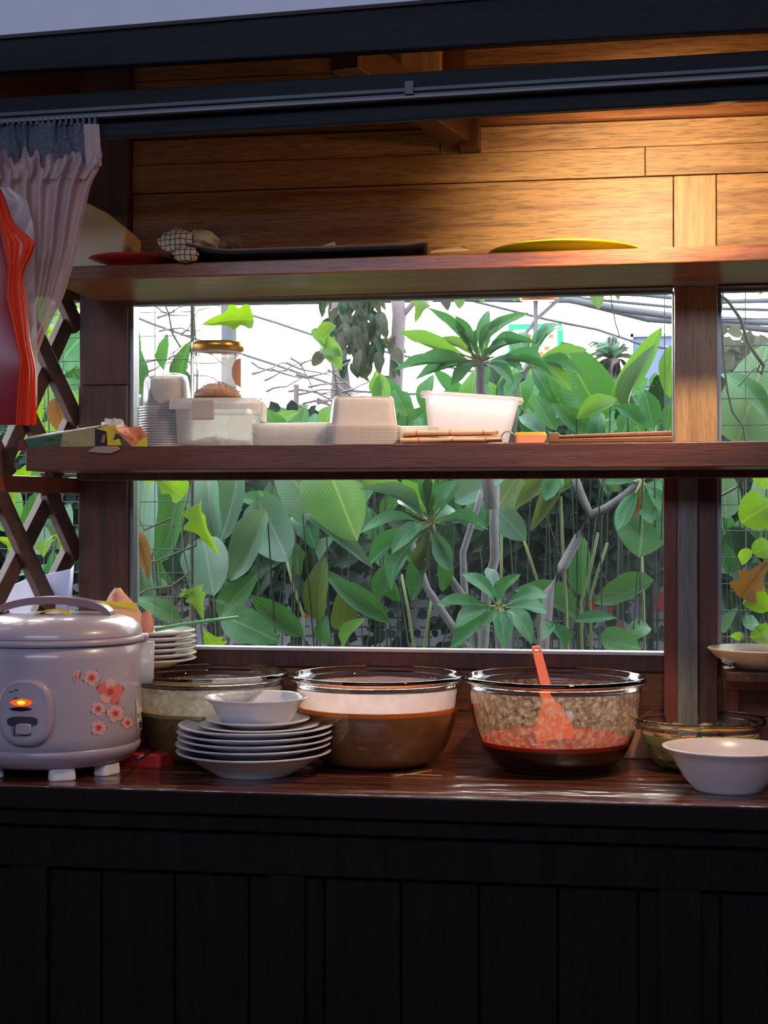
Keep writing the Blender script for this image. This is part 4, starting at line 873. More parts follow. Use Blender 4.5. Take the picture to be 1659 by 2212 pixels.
# ------------------------------------------------------------------ rice cooker
kx, ky = P(116, 1106, 2.33).x, 2.33
K = thing('rice_cooker', 'lilac rice cooker with coral flower print and lit orange lamp', 'rice cooker', (kx, ky, ZC))
RK = .1425
def cz(py): return EYE-(py-1128)/1298-ZC      # height on the cooker silhouette
zb0, zb1, zs, zl = .017, .048, .210, .222
MB().lathe([(0, zb0), (RK*.80, zb0), (RK*.90, zb0+.004), (RK*.985, zb0+.020), (RK, zb1-.004), (RK-.003, zb1)], 80).build('base', 'cookd', K, world=False, smooth=True)
MB().lathe([(RK-.004, zb1-.001), (RK-.001, zb1+.002), (RK+.0005, zb1+.02), (RK+.001, zs-.02), (RK, zs), (RK-.003, zs+.001)], 80).build('body', 'cook', K, world=False, smooth=True)
MB().lathe([(RK-.004, zs), (RK+.004, zs+.001), (RK+.0055, zs+.004), (RK+.0045, zs+.010), (RK+.001, zs+.012)], 80).build('lid_rim', 'cookd', K, world=False, smooth=True)
MB().lathe([(RK+.0025, zs+.0125), (RK+.0022, zs+.019), (RK-.003, zs+.028), (RK-.013, zs+.036), (RK-.028, zs+.0415), (RK-.055, zs+.045), (RK-.085, zs+.0462), (0, zs+.0465)], 80).build('lid', 'cook', K, world=False, smooth=True)
for a in (R(-62), R(-118), R(-20), R(170), R(100), R(50)):
    if a in (R(-118),): a = R(-128)
    o = MB().rloft([(.040, .026, .007, 0), (.042, .028, .008, .003), (.040, .026, .008, .019)], 5, cap0=True, cap1=True).build('foot', 'foot', K, world=False, smooth=False, bevel=.001); o.location = (.112*math.cos(a), .112*math.sin(a), .0003); o.rotation_euler = (0, 0, a+math.pi/2)
# carrying handle: an arch across the lid
hr = []
for i in range(25):
    t = i/24; ang = math.pi*t; x = -.100*math.cos(ang); z = zs+.030+.038*math.sin(ang)**.75 if 0 < t < 1 else zs+.030
    hr.append((x, z))
mb = MB()
for x, z in hr:
    ww = .017; mb.v += [(x, -ww, z-.006), (x, ww, z-.006), (x, ww, z+.006), (x, -ww, z+.006)]
for i in range(24):
    for j in range(4): a = i*4+j; b = i*4+(j+1) % 4; mb.f.append((a, b, b+4, a+4))
o = mb.build('handle', 'handle', K, world=False, bevel=.002, smooth=False); o.rotation_euler = (0, 0, R(6))
MB().box(RK-.055, RK+.012, -.020, .020, zs+.0005, zs+.010).build('hinge_cover', 'cookd', K, world=False, bevel=.003).rotation_euler = (0, 0, R(22))
o = MB().rloft([(.020, .026, .007, .140), (.026, .034, .008, .146), (.028, .036, .008, .208)], 5, cap0=True, cap1=True).build('water_collector', thin('clear_collector', (.85, .82, .84), .25, .5, .1, 0, 30, .15), K, world=False, smooth=True); o.location = ((RK+.008)*math.cos(R(16)), (RK+.008)*math.sin(R(16)), 0); o.rotation_euler = (0, 0, R(16))
# things wrapped on the body: angle (deg, front = -90) and height
def KP(a, z, off=.001): r = RK+.001+off; return (r*math.cos(R(a)), r*math.sin(R(a)), z)
def px2a(px, py):      # pixel on the shell -> angle, height (front half)
    r = ray(px, py); ox, oy = -kx, -ky; a = r.x**2+r.y**2; b = 2*(r.x*ox+r.y*oy); c = ox*ox+oy*oy-(RK+.001)**2
    dsc = b*b-4*a*c
    if dsc < 0: dsc = 0
    t = (-b-math.sqrt(dsc))/(2*a); X = r.x*t-kx; Y = r.y*t-ky; return math.degrees(math.atan2(Y, X)), EYE+r.z*t-ZC
def patch(pts, name, m, off, par=K, th=.0004):
    c = [sum(p[0] for p in pts)/len(pts), sum(p[1] for p in pts)/len(pts)]
    mb = MB(); n = len(pts); rings = 4
    ca = px2a(*c); mb.v.append(KP(ca[0], ca[1], off))
    for k in range(1, rings+1):
        for p in pts: q = px2a(c[0]+(p[0]-c[0])*k/rings, c[1]+(p[1]-c[1])*k/rings); mb.v.append(KP(q[0], q[1], off))
    for i in range(n): mb.f.append((0, 1+i, 1+(i+1) % n))
    for k in range(rings-1):
        for i in range(n): a = 1+k*n+i; b = 1+k*n+(i+1) % n; mb.f.append((a, a+n, b+n, b))
    return mb.build(name, m, par, world=False, smooth=True)
def sup(cx_, cy_, w, h_, e=2.6, n=28, sk=0):
    out = []
    for i in range(n):
        t = 2*math.pi*i/n; x = abs(math.cos(t))**(2/e)*(1 if math.cos(t) >= 0 else -1); y = abs(math.sin(t))**(2/e)*(1 if math.sin(t) >= 0 else -1); out.append((cx_+w*x+sk*y, cy_+h_*y))
    return out
def raised(outer, inner, name, m, off0, off1, m2=None, nm2=None):
    """bevelled raised pad between two outlines"""
    mb = MB(); n = len(outer)
    for ring, off in ((outer, 0), ([(o_[0]*.75+i_[0]*.25, o_[1]*.75+i_[1]*.25) for o_, i_ in zip(outer, inner)], off1), (inner, off1)):
        for p in ring: q = px2a(*p); mb.v.append(KP(q[0], q[1], off))
    for k in range(2):
        for i in range(n): a = k*n+i; b = k*n+(i+1) % n; mb.f.append((a, a+n, b+n, b))
    return mb.build(name, m, K, world=False, smooth=True)
pn = raised(sup(60, 1540, 57, 72), sup(55, 1536, 46, 62), 'control_panel', 'cookd', 0, .010)
patch(sup(55, 1536, 46, 62), 'panel_face', 'cook', .0098)
def patch2(a, b, c, d): return patch(a, b, c, d, pn)
def lens(cx_, cy_, w, h_, n=24): return [(cx_+w*math.cos(2*math.pi*i/n), cy_+h_*math.sin(2*math.pi*i/n)*abs(math.sin(2*math.pi*i/n))**.5) for i in range(n)]
patch2(lens(51, 1516, 23, 8), 'indicator_lamp', 'lampon', .0108); patch2(lens(51, 1516, 9, 4.5), 'indicator_core', 'lampon2', .0111)
patch2(lens(50, 1530, 23, 4.5), 'warm_indicator', 'lampoff', .0108)
patch2(sup(53, 1557, 31, 11, 3), 'lever_recess', 'dark', .0105)
patch2([(28, 1565), (72, 1562), (70, 1588), (34, 1590)], 'lever_slot', plain('slot_grey', (.24, .21, .27), .4), .0105)
raised(sup(56, 1573, 15, 12, 5), sup(56, 1572, 13, 9, 5), 'switch_lever', 'cook', 0, .016); patch2(sup(56, 1572, 13, 9, 5), 'lever_face', 'cook', .0159)
patch2([(37, 1562), (39, 1562), (39, 1588), (36, 1588)], 'slot_line', 'ink', .0112)
for a_, b_ in (((27, 1492), (31, 1493)), ((33, 1490), (36, 1493)), ((37, 1488), (44, 1489)), ((36, 1507), (44, 1506))):
    patch([a_, (b_[0], b_[1]-1.5), (b_[0], b_[1]+1.5), (a_[0], a_[1]+2)], 'panel_lettering', 'ink', .0110, pn)
# flowers
def flower(cx_, cy_, r, rot=0, half=False, strong=False):
    for k in range(5):
        a = rot+k*2*math.pi/5
        pts = []
        for i in range(12):
            t = 2*math.pi*i/12; lx = r*(.55+.48*math.cos(t)); ly = r*.40*math.sin(t)*(1+.35*math.cos(t)); pts.append((cx_+lx*math.cos(a)-ly*math.sin(a), cy_+lx*math.sin(a)+ly*math.cos(a)))
        patch(pts, 'petal_print', 'petal2' if (strong and k % 2 == 0) else 'petal', .0003+.00004*k)
        pts = [(cx_+(p[0]-cx_)*.45, cy_+(p[1]-cy_)*.45) for p in pts]; patch(pts, 'petal_print', 'petal2', .0006+.00004*k)
        if k % 2 == 0:
            q = r*1.04; patch([(cx_+q*math.cos(a-.25), cy_+q*math.sin(a-.25)), (cx_+q*1.08*math.cos(a), cy_+q*1.08*math.sin(a)), (cx_+q*math.cos(a+.25), cy_+q*math.sin(a+.25)), (cx_+q*.93*math.cos(a), cy_+q*.93*math.sin(a))], 'petal_edge_print', 'petal3', .0005)
    patch([(cx_+r*.24*math.cos(t*.785), cy_+r*.24*math.sin(t*.785)) for t in range(8)], 'flower_heart_print', 'petal3', .0009)
flower(198, 1464, 18, .3); flower(238, 1494, 28, 1.0, strong=True); flower(212, 1531, 16, .2); flower(249, 1541, 19, .7); flower(213, 1572, 17, 0); flower(275, 1561, 13, .5)
patch([(160, 1475), (157, 1456), (166, 1445), (173, 1450), (168, 1462), (166, 1476)], 'bud_print', 'petal', .0004); patch([(163, 1476), (160, 1462), (166, 1450), (166, 1464)], 'bud_print', 'petal2', .0007); patch([(170, 1464), (174, 1452), (176, 1452), (172, 1465)], 'bud_print', 'petal3', .0009)
patch([(293, 1508), (311, 1506), (312, 1575), (295, 1579)], 'sticker', 'sticker', .0006)
for i, (a_, b_, c_, d_) in enumerate(((297, 1542, 299, 1550), (303, 1538, 305, 1547), (302, 1556, 304, 1572), (306, 1553, 307, 1572), (309, 1555, 310, 1570), (296, 1562, 298, 1564), (296, 1568, 298, 1570), (296, 1574, 298, 1576), (302, 1549, 309, 1551), (299, 1560, 302, 1562))):
    patch([(a_, b_), (c_, b_), (c_, d_), (a_, d_)], 'sticker_mark', 'ink', .0009)
patch([(306, 1533), (309, 1533), (309, 1545), (306, 1545)], 'sticker_mark', plain('blue_print', (.05, .10, .3), .5), .0009)

# behind the cooker
o = thing('plastic_tray', 'bluish white plastic tray standing behind the rice cooker', 'tray', (P(90, 1106, 2.55).x, 2.54, ZC))
YT = 2.535
f = [P(8, 1330, YT), P(10, 1290, YT), P(22, 1265, YT), P(60, 1250, YT), P(152, 1229, YT+.01), P(146, 1290, YT), P(140, 1340, YT)]
fz = [Vector((P(20, 1330, YT).x, YT, ZC)), Vector((P(135, 1330, YT).x, YT, ZC))]
MB().poly([fz[0]]+f[1:6]+[fz[1]], (0, .004, 0)).build('tray_face', 'bluew', o, bevel=.001)
MB().poly([P(146, 1292, YT-.001), P(152, 1229, YT+.008), P(160, 1219, YT-.006), P(155, 1290, YT-.008)], (0, .003, 0)).build('tray_edge', 'bluew', o, bevel=.0008)
pb = thing('pouch', 'peach and pink cloth pouch behind the rice cooker', 'pouch', (P(265, 1106, 2.47).x, 2.47, ZC+.128))
def pouch(u, v):
    th = u*2*math.pi; y = 1365-95*v; w = (1-v**2.2)*.033+.004; c = P(268-14*v, y, 2.498); return c+Vector((w*math.cos(th)*(1+.15*math.sin(3*th+4*v)), .02*(1-v*.5)*math.sin(th), 0))
MB().grid(pouch, 34, 16).build('pouch_body', 'peach', pb, smooth=True)
MB().poly([P(243, 1284, 2.470), P(252, 1276, 2.47), P(254, 1285, 2.47), P(250, 1300, 2.47), P(244, 1302, 2.47)], (0, .002, 0)).build('dark_opening', 'pinkc', pb)
MB().quadbox([P(208, 1303, 2.468), P(295, 1316, 2.468), P(295, 1316, 2.472), P(208, 1303, 2.472), P(208, 1297, 2.468), P(296, 1303, 2.468), P(296, 1303, 2.472), P(208, 1297, 2.472)]).build('yellow_strip', 'yellow', pb, bevel=.0006)
o = MB().grid(lambda u, v: lump(u, v, 318, 1348, .012, .022, 2.50, .7, .12, .010), 24, 14).build('cloth_bundle', 'pinkc', smooth=True); tag(o, 'small pink cloth bundle right of the peach pouch', 'cloth')
o = MB().tube([P(335, 1361, 2.50), P(390, 1350, 2.50), P(450, 1341, 2.51), P(515, 1333, 2.52)], [.0035, .0032, .0028, .0022], 8).build('green_stalk', 'greenstick', smooth=True); tag(o, 'long green stalk lying across the rear plate stack', 'stalk')
o = MB().grid(lambda u, v: Vector((kx+.01+.05*(u-.5), ky-.02+.03*(v-.5), ZC+zs+.0475+.006*math.sin(u*3.14)+.001*math.sin(v*9))), 10, 6).build('banana_leaf_scrap', 'yellow', smooth=True, solid=.001); tag(o, 'yellow green scrap lying on the cooker lid under the handle', 'leaf scrap')

# ================================================================== GARDEN
def outline(kind, t):
    if kind == 'lance': return .5*math.sin(math.pi*t**.85)**.85
    if kind == 'obov': return .5*math.sin(math.pi*t**1.35)**.8
    if kind == 'broad': return .5*math.sin(math.pi*min(1, t**.8))**.62*(1-.25*max(0, t-.75))
    if kind == 'heart': return .5*(1.0*math.sin(math.pi*(t*.86+.14))**.75)
    if kind == 'round': return .5*math.sqrt(max(0, 1-(2*t-1)**2))*(1+.05*math.sin(t*60))
    if kind == 'lobed':
        T = [(0, .10), (.05, .42), (.12, .50), (.2, .36), (.27, .30), (.36, .46), (.42, .50), (.48, .30), (.56, .22), (.8, .13), (1, 0)]
        for (a, x), (b, y) in zip(T, T[1:]):
            if t <= b: return x+(y-x)*(t-a)/(b-a)
    return .4
LM = {}
def leaf_mesh(kind, var, nt_=None, nw=4):
    key = (kind, var)
    if key in LM: return LM[key]
    nt_ = nt_ or (22 if kind in ('lobed', 'round') else 12); droop = (.05, .13, .22, -.10)[var]; fold = (.25, .45, .15, .35)[var]; curl = (0, .05, -.08, .1)[var]
    v, f, uv = [], [], []
    for i in range(nt_+1):
        t = i/nt_; w = outline(kind, t); 
        if kind in ('lance', 'obov', 'broad'): w = max(w, .004)
        for j in range(nw+1):
            u = j/nw*2-1; x = u*w; z = droop*4*t*(1-t)-fold*abs(x)*(1+.3*math.sin(t*5))*-1*.9+.012*math.sin(t*17+u*2)*abs(u)+curl*u*t*w
            v.append((x+.03*math.sin(t*3)*(var-1.5)*.5, t, z)); uv.append((.5+u/2*(w/.5 if w > .05 else .1) if kind != 'lobed' else .5+u*w, t))
    for i in range(nt_):
        for j in range(nw): a = i*(nw+1)+j; f.append((a, a+1, a+nw+2, a+nw+1))
    me = bpy.data.meshes.new('leaf'); me.from_pydata(v, [], f); ul = me.uv_layers.new(name='UVMap')
    for lp in me.loops: ul.data[lp.index].uv = uv[lp.vertex_index]
    for p in me.polygons: p.use_smooth = True
    me.materials.append(M['Lmid']); LM[key] = me; return me
GZ = .10
def leaf(par, b, t, w, m, kind='lance', var=None, face=(0, -1, .45), name='leaf'):
    """b, t world points; w world width"""
    b = Vector(b); t = Vector(t); d = t-b; L = d.length; y = d/L
    n = Vector(face)+Vector((random.uniform(-.35, .35), 0, random.uniform(-.25, .25))); n = (n-y*n.dot(y)).normalized(); x = y.cross(n).normalized()
    if var is None: var = random.randrange(4)
    o = bpy.data.objects.new(name, leaf_mesh(kind, var)); C.objects.link(o)
    mtx = Matrix(((x.x*w, y.x*L, n.x*L, b.x), (x.y*w, y.y*L, n.y*L, b.y), (x.z*w, y.z*L, n.z*L, b.z), (0, 0, 0, 1)))
    o.parent = par; off = par.location; mtx.translation = b-off; o.matrix_local = mtx
    o.material_slots[0].link = 'OBJECT'; o.material_slots[0].material = M[m]; return o
def sc(px, Y): return abs(P(829+px, 1106, Y).x-P(829, 1106, Y).x)*1.0
def plant(name, label, cat, px, Y, group=None): return thing(name, label, cat, (P(px, 1106, Y).x, Y, GZ), 0, group)
def leaves(pl, Y, rows, kind='lance', stems=True, mdef='Lmid'):
    for r in rows:
        bx, by, tx, ty, w = r[:5]; m = r[5] if len(r) > 5 else mdef; k = r[6] if len(r) > 6 else kind; dY = r[7] if len(r) > 7 else 0
        Yb = Y+dY+random.uniform(-.02, .02); b = P(bx, by, Yb); t = P(tx, ty, Yb-random.uniform(-.04, .10)); leaf(pl, b, t, sc(w, Yb), m, k)
        if stems:
            g = Vector((b.x*.7+pl.location.x*.3+random.uniform(-.22, .22), pl.location.y+random.uniform(.0, .1), GZ)); mid = b.lerp(g, .4)+Vector(((b.x-g.x)*.25, .05, 0))
            MB().tube([b, b.lerp(mid, .5), mid, mid.lerp(g, .5), g], [.0016, .002, .002, .0025, .004], 5).build('leaf_stalk', 'stalk', pl)
G = {}
h1 = plant('broad_leaved_plant', 'pale blue green broad leaved plant behind the wire mesh at lower left', 'plant', 400, 3.45)
leaves(h1, 3.45, [(305, 1225, 322, 985, 92, 'Lpale', 'broad'), (345, 1215, 392, 1010, 70, 'Lmid', 'broad', .12), (470, 1170, 452, 990, 78, 'Lpale', 'broad'), (475, 1168, 515, 985, 82, 'Lpale', 'broad', .06),
    (440, 1158, 462, 1288, 112, 'Lpale', 'broad', -.1), (395, 1352, 288, 1292, 46, 'Lmid'), (380, 1260, 420, 1120, 60, 'Ldark', 'broad', .2), (330, 1290, 300, 1180, 60, 'Lpale', 'broad', .2), (400, 1040, 355, 965, 60, 'Lteal', 'broad', .2)])
h2 = plant('broad_leaved_plant', 'broad leaved plant with two folded grey green leaves left of window centre', 'plant', 600, 3.5)
leaves(h2, 3.5, [(577, 1100, 497, 1256, 76, 'Lpale', 'broad', -.12), (555, 1078, 622, 1214, 108, 'Lpale', 'broad'), (690, 1118, 590, 985, 104, 'Lpale', 'broad', .05), (700, 985, 772, 1170, 142, 'Lbright', 'broad', -.08),
    (654, 1110, 806, 1228, 42, 'Lpale', 'lance', -.1), (652, 1108, 683, 1188, 58, 'Lteal', 'broad', .1), (472, 1335, 560, 1236, 58, 'Lmid', 'lance', -.1), (543, 1282, 616, 1208, 36, 'Ldark', 'lance', .1), (478, 1330, 606, 1388, 78, 'Lmid', 'lance', -.15), (620, 1150, 560, 1060, 60, 'Lmid', 'broad', .2), (760, 1100, 800, 1010, 60, 'Lmid', 'broad', .2), (640, 1110, 505, 1075, 50, 'Lmid', 'broad', .25)])
h3 = plant('broad_leaved_plant', 'broad leaved plant with upright yellowish leaves low in the middle of the window', 'plant', 720, 3.55)
leaves(h3, 3.55, [(690, 1345, 702, 1200, 60, 'Lolive', 'broad', -.1), (738, 1362, 745, 1255, 56, 'Lolive', 'broad', .05), (656, 1375, 538, 1286, 52, 'Lmid', 'lance', -.1), (842, 1345, 706, 1245, 50, 'Lmid', 'lance', -.12), (742, 1402, 790, 1335, 40, 'Lbright', 'lance', -.1),
    (708, 1392, 706, 1325, 42, 'Lmid', 'lance', -.05), (810, 1300, 880, 1200, 44, 'Lmid', 'lance'), (780, 1330, 800, 1240, 50, 'Ldark', 'broad', .15), (690, 1215, 722, 1160, 44, 'Lpale', 'lance', 0), (860, 1300, 830, 1225, 40, 'Lmid', 'lance', .1), (560, 1395, 620, 1340, 40, 'Lmid')])
h4 = plant('broad_leaved_plant', 'broad leaved plant with hanging olive leaves on the right of the lower window', 'plant', 1170, 3.7)
leaves(h4, 3.7, [(1205, 1020, 1178, 1082, 42, 'Lteal', 'lance', -.1), (1205, 1025, 1145, 1150, 40, 'Lolive'), (1185, 1015, 1112, 1098, 36, 'Lolive'), (1120, 1028, 1068, 1110, 86, 'Lolive', 'broad', .1), (1072, 1100, 1137, 1168, 58, 'Lpale', 'broad', -.1), (982, 1085, 1100, 1008, 62, 'Lpale', 'broad'),
    (1385, 1088, 1380, 1205, 128, 'Lmid', 'heart', -.1), (1412, 1252, 1282, 1302, 58, 'Lmid', 'broad', -.05), (1298, 1368, 1386, 1402, 52, 'Lmid', 'lance', -.2), (1240, 1342, 1332, 1334, 28, 'Lteal', 'lance', -.2), (1250, 1340, 1110, 1275, 62, 'Lmid', 'broad', -.05), (1260, 1290, 1262, 1160, 50, 'Lmid', 'broad', .1),
    (1340, 1040, 1290, 1010, 40, 'Lteal'), (1400, 1350, 1330, 1400, 40, 'Lmid'), (1190, 1345, 1170, 1385, 24, 'Lteal', 'lance', -.2), (1215, 1400, 1180, 1340, 34, 'Lteal', 'lance', -.2)])
# frangipani whorls
def whorl(pl, cx_, cy_, Y, tips, m='Lteal', sw=.010):
    c = P(cx_, cy_, Y)
    for r in tips:
        tx, ty, w = r[:3]; mm = r[3] if len(r) > 3 else m; tY = Y+random.uniform(-.12, .10); t = P(tx, ty, tY); b = c.lerp(t, .12)
        leaf(pl, b, t, sc(w, Y), mm, 'obov', None, (0, -1, .8))
        MB().tube([c, b, b.lerp(t, .15)], [.004, .003, .002], 5).build('leaf_stalk', 'stem', pl)
def trunk(pl, pts, Y, r0, r1, m='bark', name='branch'):
    pts = [q for q in pts if q[1] < 1650]; n = len(pts)+1; w3 = [P(x, y, Y) for x, y in pts]
    if pts[-1][1] > 830 and name != 'twig' and pts[-1][1] > 1250: w3.append(Vector((w3[-1].x, Y, GZ)))
    else: n -= 1
    MB().tube(w3, [r0+(r1-r0)*i/(n-1) for i in range(n)], 8).build(name, m, pl, smooth=True)
f1 = plant('frangipani', 'frangipani with a leaf whorl in the middle of the lower window', 'tree', 985, 3.35)
whorl(f1, 932, 1128, 3.35, [(889, 1300, 44), (846, 1282, 46), (970, 1233, 44), (1056, 1146, 32), (955, 1278, 34, 'Lmid'), (982, 1100, 40), (845, 1198, 42), (775, 1155, 36), (752, 1030, 38, 'Lbright'), (777, 1056, 28, 'Lpale'), (795, 1222, 42), (905, 1005, 34), (868, 1035, 40, 'Lbright'), (942, 1012, 34, 'Lbright'), (988, 1036, 34), (1010, 1010, 30), (915, 1240, 38, 'Lolive'), (860, 1080, 36)])
trunk(f1, [(932, 1120), (936, 1160), (960, 1230), (1000, 1290), (1020, 1345), (1030, 1405), (1030, 1700)], 3.40, .006, .014)
trunk(f1, [(1040, 1060), (1033, 1090), (1000, 1193), (1004, 1290), (1024, 1400), (1030, 1700)], 3.45, .006, .011)
trunk(f1, [(879, 1140), (900, 1200), (922, 1270), (966, 1337), (1010, 1400), (1030, 1700)], 3.5, .006, .012)
trunk(f1, [(1070, 1050), (1067, 1130), (1069, 1207), (1052, 1270), (1043, 1400), (1040, 1700)], 3.38, .010, .013)
f2 = plant('frangipani', 'young frangipani whorl just left of the orange spatula tip', 'tree', 1079, 3.2)
whorl(f2, 1079, 1311, 3.2, [(997, 1240, 38), (942, 1305, 33), (982, 1356, 44), (972, 1398, 42), (1091, 1404, 42), (1150, 1392, 40), (1182, 1320, 44), (1184, 1288, 34), (1126, 1240, 34), (1053, 1226, 30, 'Lpale'), (1074, 1255, 24), (1040, 1352, 30, 'Lmid')])
trunk(f2, [(1079, 1305), (1078, 1360), (1079, 1480), (1080, 1800)], 3.22, .006, .012)
f3 = plant('frangipani', 'frangipani with a forked grey branch near the right post', 'tree', 1185, 3.6)
trunk(f3, [(1235, 1010), (1252, 1060), (1274, 1113), (1250, 1160), (1215, 1225), (1185, 1280), (1175, 1420), (1175, 1700)], 3.6, .009, .015)
trunk(f3, [(1274, 1113), (1310, 1098), (1350, 1070), (1385, 1036)], 3.6, .011, .009)
whorl(f3, 1385, 1040, 3.58, [(1333, 1146, 34), (1408, 1132, 42), (1366, 1122, 30, 'Lbrown'), (1434, 1072, 36), (1305, 1040, 30), (1330, 1010, 34), (1425, 1010, 34), (1442, 1110, 36)])
f4 = plant('frangipani', 'tall frangipani whorl in front of the sky in the upper window', 'tree', 1037, 3.3)
whorl(f4, 1038, 780, 3.3, [(862, 716, 30, 'Lbright'), (848, 802, 30), (895, 822, 30), (922, 664, 26), (983, 682, 30), (1056, 670, 26), (1142, 676, 28), (1092, 684, 26), (1192, 812, 34), (955, 728, 28, 'Lbright'), (1130, 800, 30), (1020, 720, 26), (1050, 716, 24, 'Lbright'), (975, 834, 30), (1095, 742, 28), (905, 770, 32), (1160, 742, 24), (1108, 830, 30), (940, 800, 30, 'Lmid')])
trunk(f4, [(1038, 770), (1038, 800), (1037, 835), (1045, 960), (1060, 1100), (1062, 1700)], 3.3, .009, .014)
f5 = plant('frangipani', 'frangipani whorl right of the tall one before the green sign', 'tree', 1130, 3.5)
whorl(f5, 1142, 785, 3.5, [(1270, 756, 28, 'Lbright'), (1213, 704, 28), (1180, 704, 24), (1103, 738, 26), (1236, 845, 32, 'Lbright'), (1125, 715, 24), (1258, 812, 30), (1190, 860, 30), (1165, 740, 26), (1090, 862, 28)])
trunk(f5, [(1142, 785), (1128, 815), (1110, 840), (1100, 960), (1130, 1700)], 3.5, .008, .014)
h5 = plant('broad_leaved_plant', 'group of large banana-like leaves against the sky beside the thick post', 'plant', 1320, 3.75)
leaves(h5, 3.75, [(1305, 910, 1212, 738, 108, 'Lmid', 'broad', .1), (1318, 878, 1430, 706, 48, 'Lbright', 'broad', -.05), (1356, 885, 1416, 745, 38, 'Lpale', 'broad', -.12), (1458, 740, 1448, 862, 30, 'Lbright', 'broad', -.2), (1395, 925, 1328, 878, 34, 'Lteal', 'obov', -.25), (1412, 930, 1392, 842, 46, 'Lteal', 'obov', -.25),
    (1245, 905, 1334, 862, 42, 'Lbright', 'lance', -.25), (1438, 930, 1448, 868, 40, 'Lteal', 'obov', -.25), (1280, 940, 1190, 870, 44, 'Lmid', 'lance', -.1), (1200, 930, 1150, 850, 40, 'Lmid', 'lance', 0), (1230, 900, 1170, 800, 44, 'Lmid', 'lance', .1), (1290, 960, 1300, 890, 40, 'Lteal', 'lance', -.2), (1340, 950, 1360, 880, 40, 'Lmid', 'obov', 0), (1180, 940, 1120, 900, 36, 'Lpale', 'lance', .1), (1150, 950, 1140, 880, 40, 'Lmid', 'lance', .1)])
h6 = plant('broad_leaved_plant', 'bushy leaves behind the jar and the cup stack in the upper window', 'plant', 350, 3.6)
leaves(h6, 3.6, [(352, 800, 362, 722, 56, 'Lmid', 'broad', -.05), (395, 810, 412, 735, 40, 'Lmid', 'broad'), (305, 850, 298, 745, 52, 'Lmid', 'broad'), (310, 960, 290, 850, 50, 'Lbright', 'broad'), (330, 900, 350, 820, 50, 'Lmid', 'broad', .1), (290, 860, 315, 780, 40, 'Ldark', 'lance', .1), (282, 940, 300, 830, 46, 'Lmid', 'broad'), (318, 945, 330, 850, 44, 'Lmid', 'broad', .05), (285, 800, 296, 700, 34, 'Lmid', 'lance', .05), (345, 950, 372, 850, 44, 'Lmid', 'broad', .1), (400, 960, 396, 860, 40, 'Lmid', 'lance'), (410, 880, 402, 800, 40, 'Ldark', 'broad', .1), (840, 905, 822, 806, 44, 'Lbright', 'obov'), (815, 860, 812, 800, 36, 'Lbright'), (880, 900, 850, 840, 44, 'Lmid'), (640, 940, 660, 880, 44, 'Lmid'), (590, 930, 575, 882, 40, 'Lmid'), (700, 930, 730, 875, 44, 'Lbright')])
h7 = plant('broad_leaved_plant', 'broad leaved plant behind the mesh in the right window', 'plant', 1640, 3.7)
leaves(h7, 3.7, [(1590, 960, 1660, 740, 130, 'Lpale', 'broad'), (1662, 905, 1553, 806, 46, 'Lmid', 'broad', -.15), (1570, 1120, 1560, 1010, 60, 'Lpale', 'broad', .1), (1600, 1230, 1575, 1140, 90, 'Ldark', 'broad', .1), (1650, 1150, 1640, 1010, 90, 'Lpale', 'broad', .1), (1575, 1240, 1548, 1165, 50, 'Lmid', 'broad', 0), (1680, 1300, 1600, 1220, 80, 'Ldark', 'broad', .2), (1555, 1360, 1595, 1310, 30, 'Lpale', 'lance'), (1600, 960, 1570, 850, 70, 'Lpale', 'broad', .12), (1640, 1000, 1625, 900, 80, 'Lmid', 'broad', .2)])
# fill bushes further back
def bush(label, px, Y, x0, x1, y0, y1, n, cols, wmin=28, wmax=60):
    b = plant('leafy_shrub', label, 'shrub', px, Y)
    for i in range(n):
        x = random.uniform(x0, x1); y = random.uniform(y0, y1); a = random.uniform(-1.1, 1.1); L = random.uniform(60, 125)
        Yb = Y+random.uniform(-.25, .25); p = P(x, y, Yb); t = P(x+math.sin(a)*L, y-math.cos(a)*L, Yb-random.uniform(-.05, .15))
        leaf(b, p, t, sc(random.uniform(wmin, wmax), Yb), random.choice(cols), random.choice(['lance', 'broad', 'obov']))
        if i % 14 == 0: g = Vector((b.location.x+random.uniform(-.3, .3), b.location.y+random.uniform(-.1, .1), GZ)); MB().tube([p, p.lerp(g, .5)+Vector((.02, 0, 0)), g], [.002, .003, .004], 5).build('leaf_stalk', 'stalk', b)
bush('dark leafy shrub behind the wire mesh on the left', 380, 4.1, 280, 520, 960, 1400, 42, ['Ldark', 'Lmid', 'Ldark', 'Lpale'])
bush('dark leafy shrub behind the broad leaves left of centre', 620, 4.1, 500, 780, 960, 1330, 42, ['Ldark', 'Lmid', 'Ldark'])
bush('green leafy shrub behind the central frangipani', 900, 4.1, 780, 1080, 900, 1250, 44, ['Ldark', 'Lmid', 'Lteal'])
bush('green leafy shrub at the foot of the upper window by the thick post', 1290, 4.3, 1080, 1450, 880, 1090, 44, ['Lmid', 'Lteal', 'Lpale', 'Ldark'])
bush('leafy shrub filling the right window', 1620, 4.2, 1540, 1720, 900, 1400, 30, ['Ldark', 'Lmid', 'Lpale'])
bush('leafy shrub outside the left lattice wall', 60, 3.9, -60, 250, 700, 1400, 50, ['Lmid', 'Lpale', 'Lteal', 'Lbright'], 36, 80)
bush('mixed green leafy shrub behind the lids under the bright sky', 700, 4.1, 540, 860, 945, 1010, 24, ['Lmid', 'Lbright', 'Lteal'], 20, 40)
bush('leafy shrub top behind the frosted tub', 960, 4.2, 860, 1180, 850, 960, 26, ['Lmid', 'Lbright', 'Lteal'], 24, 44)
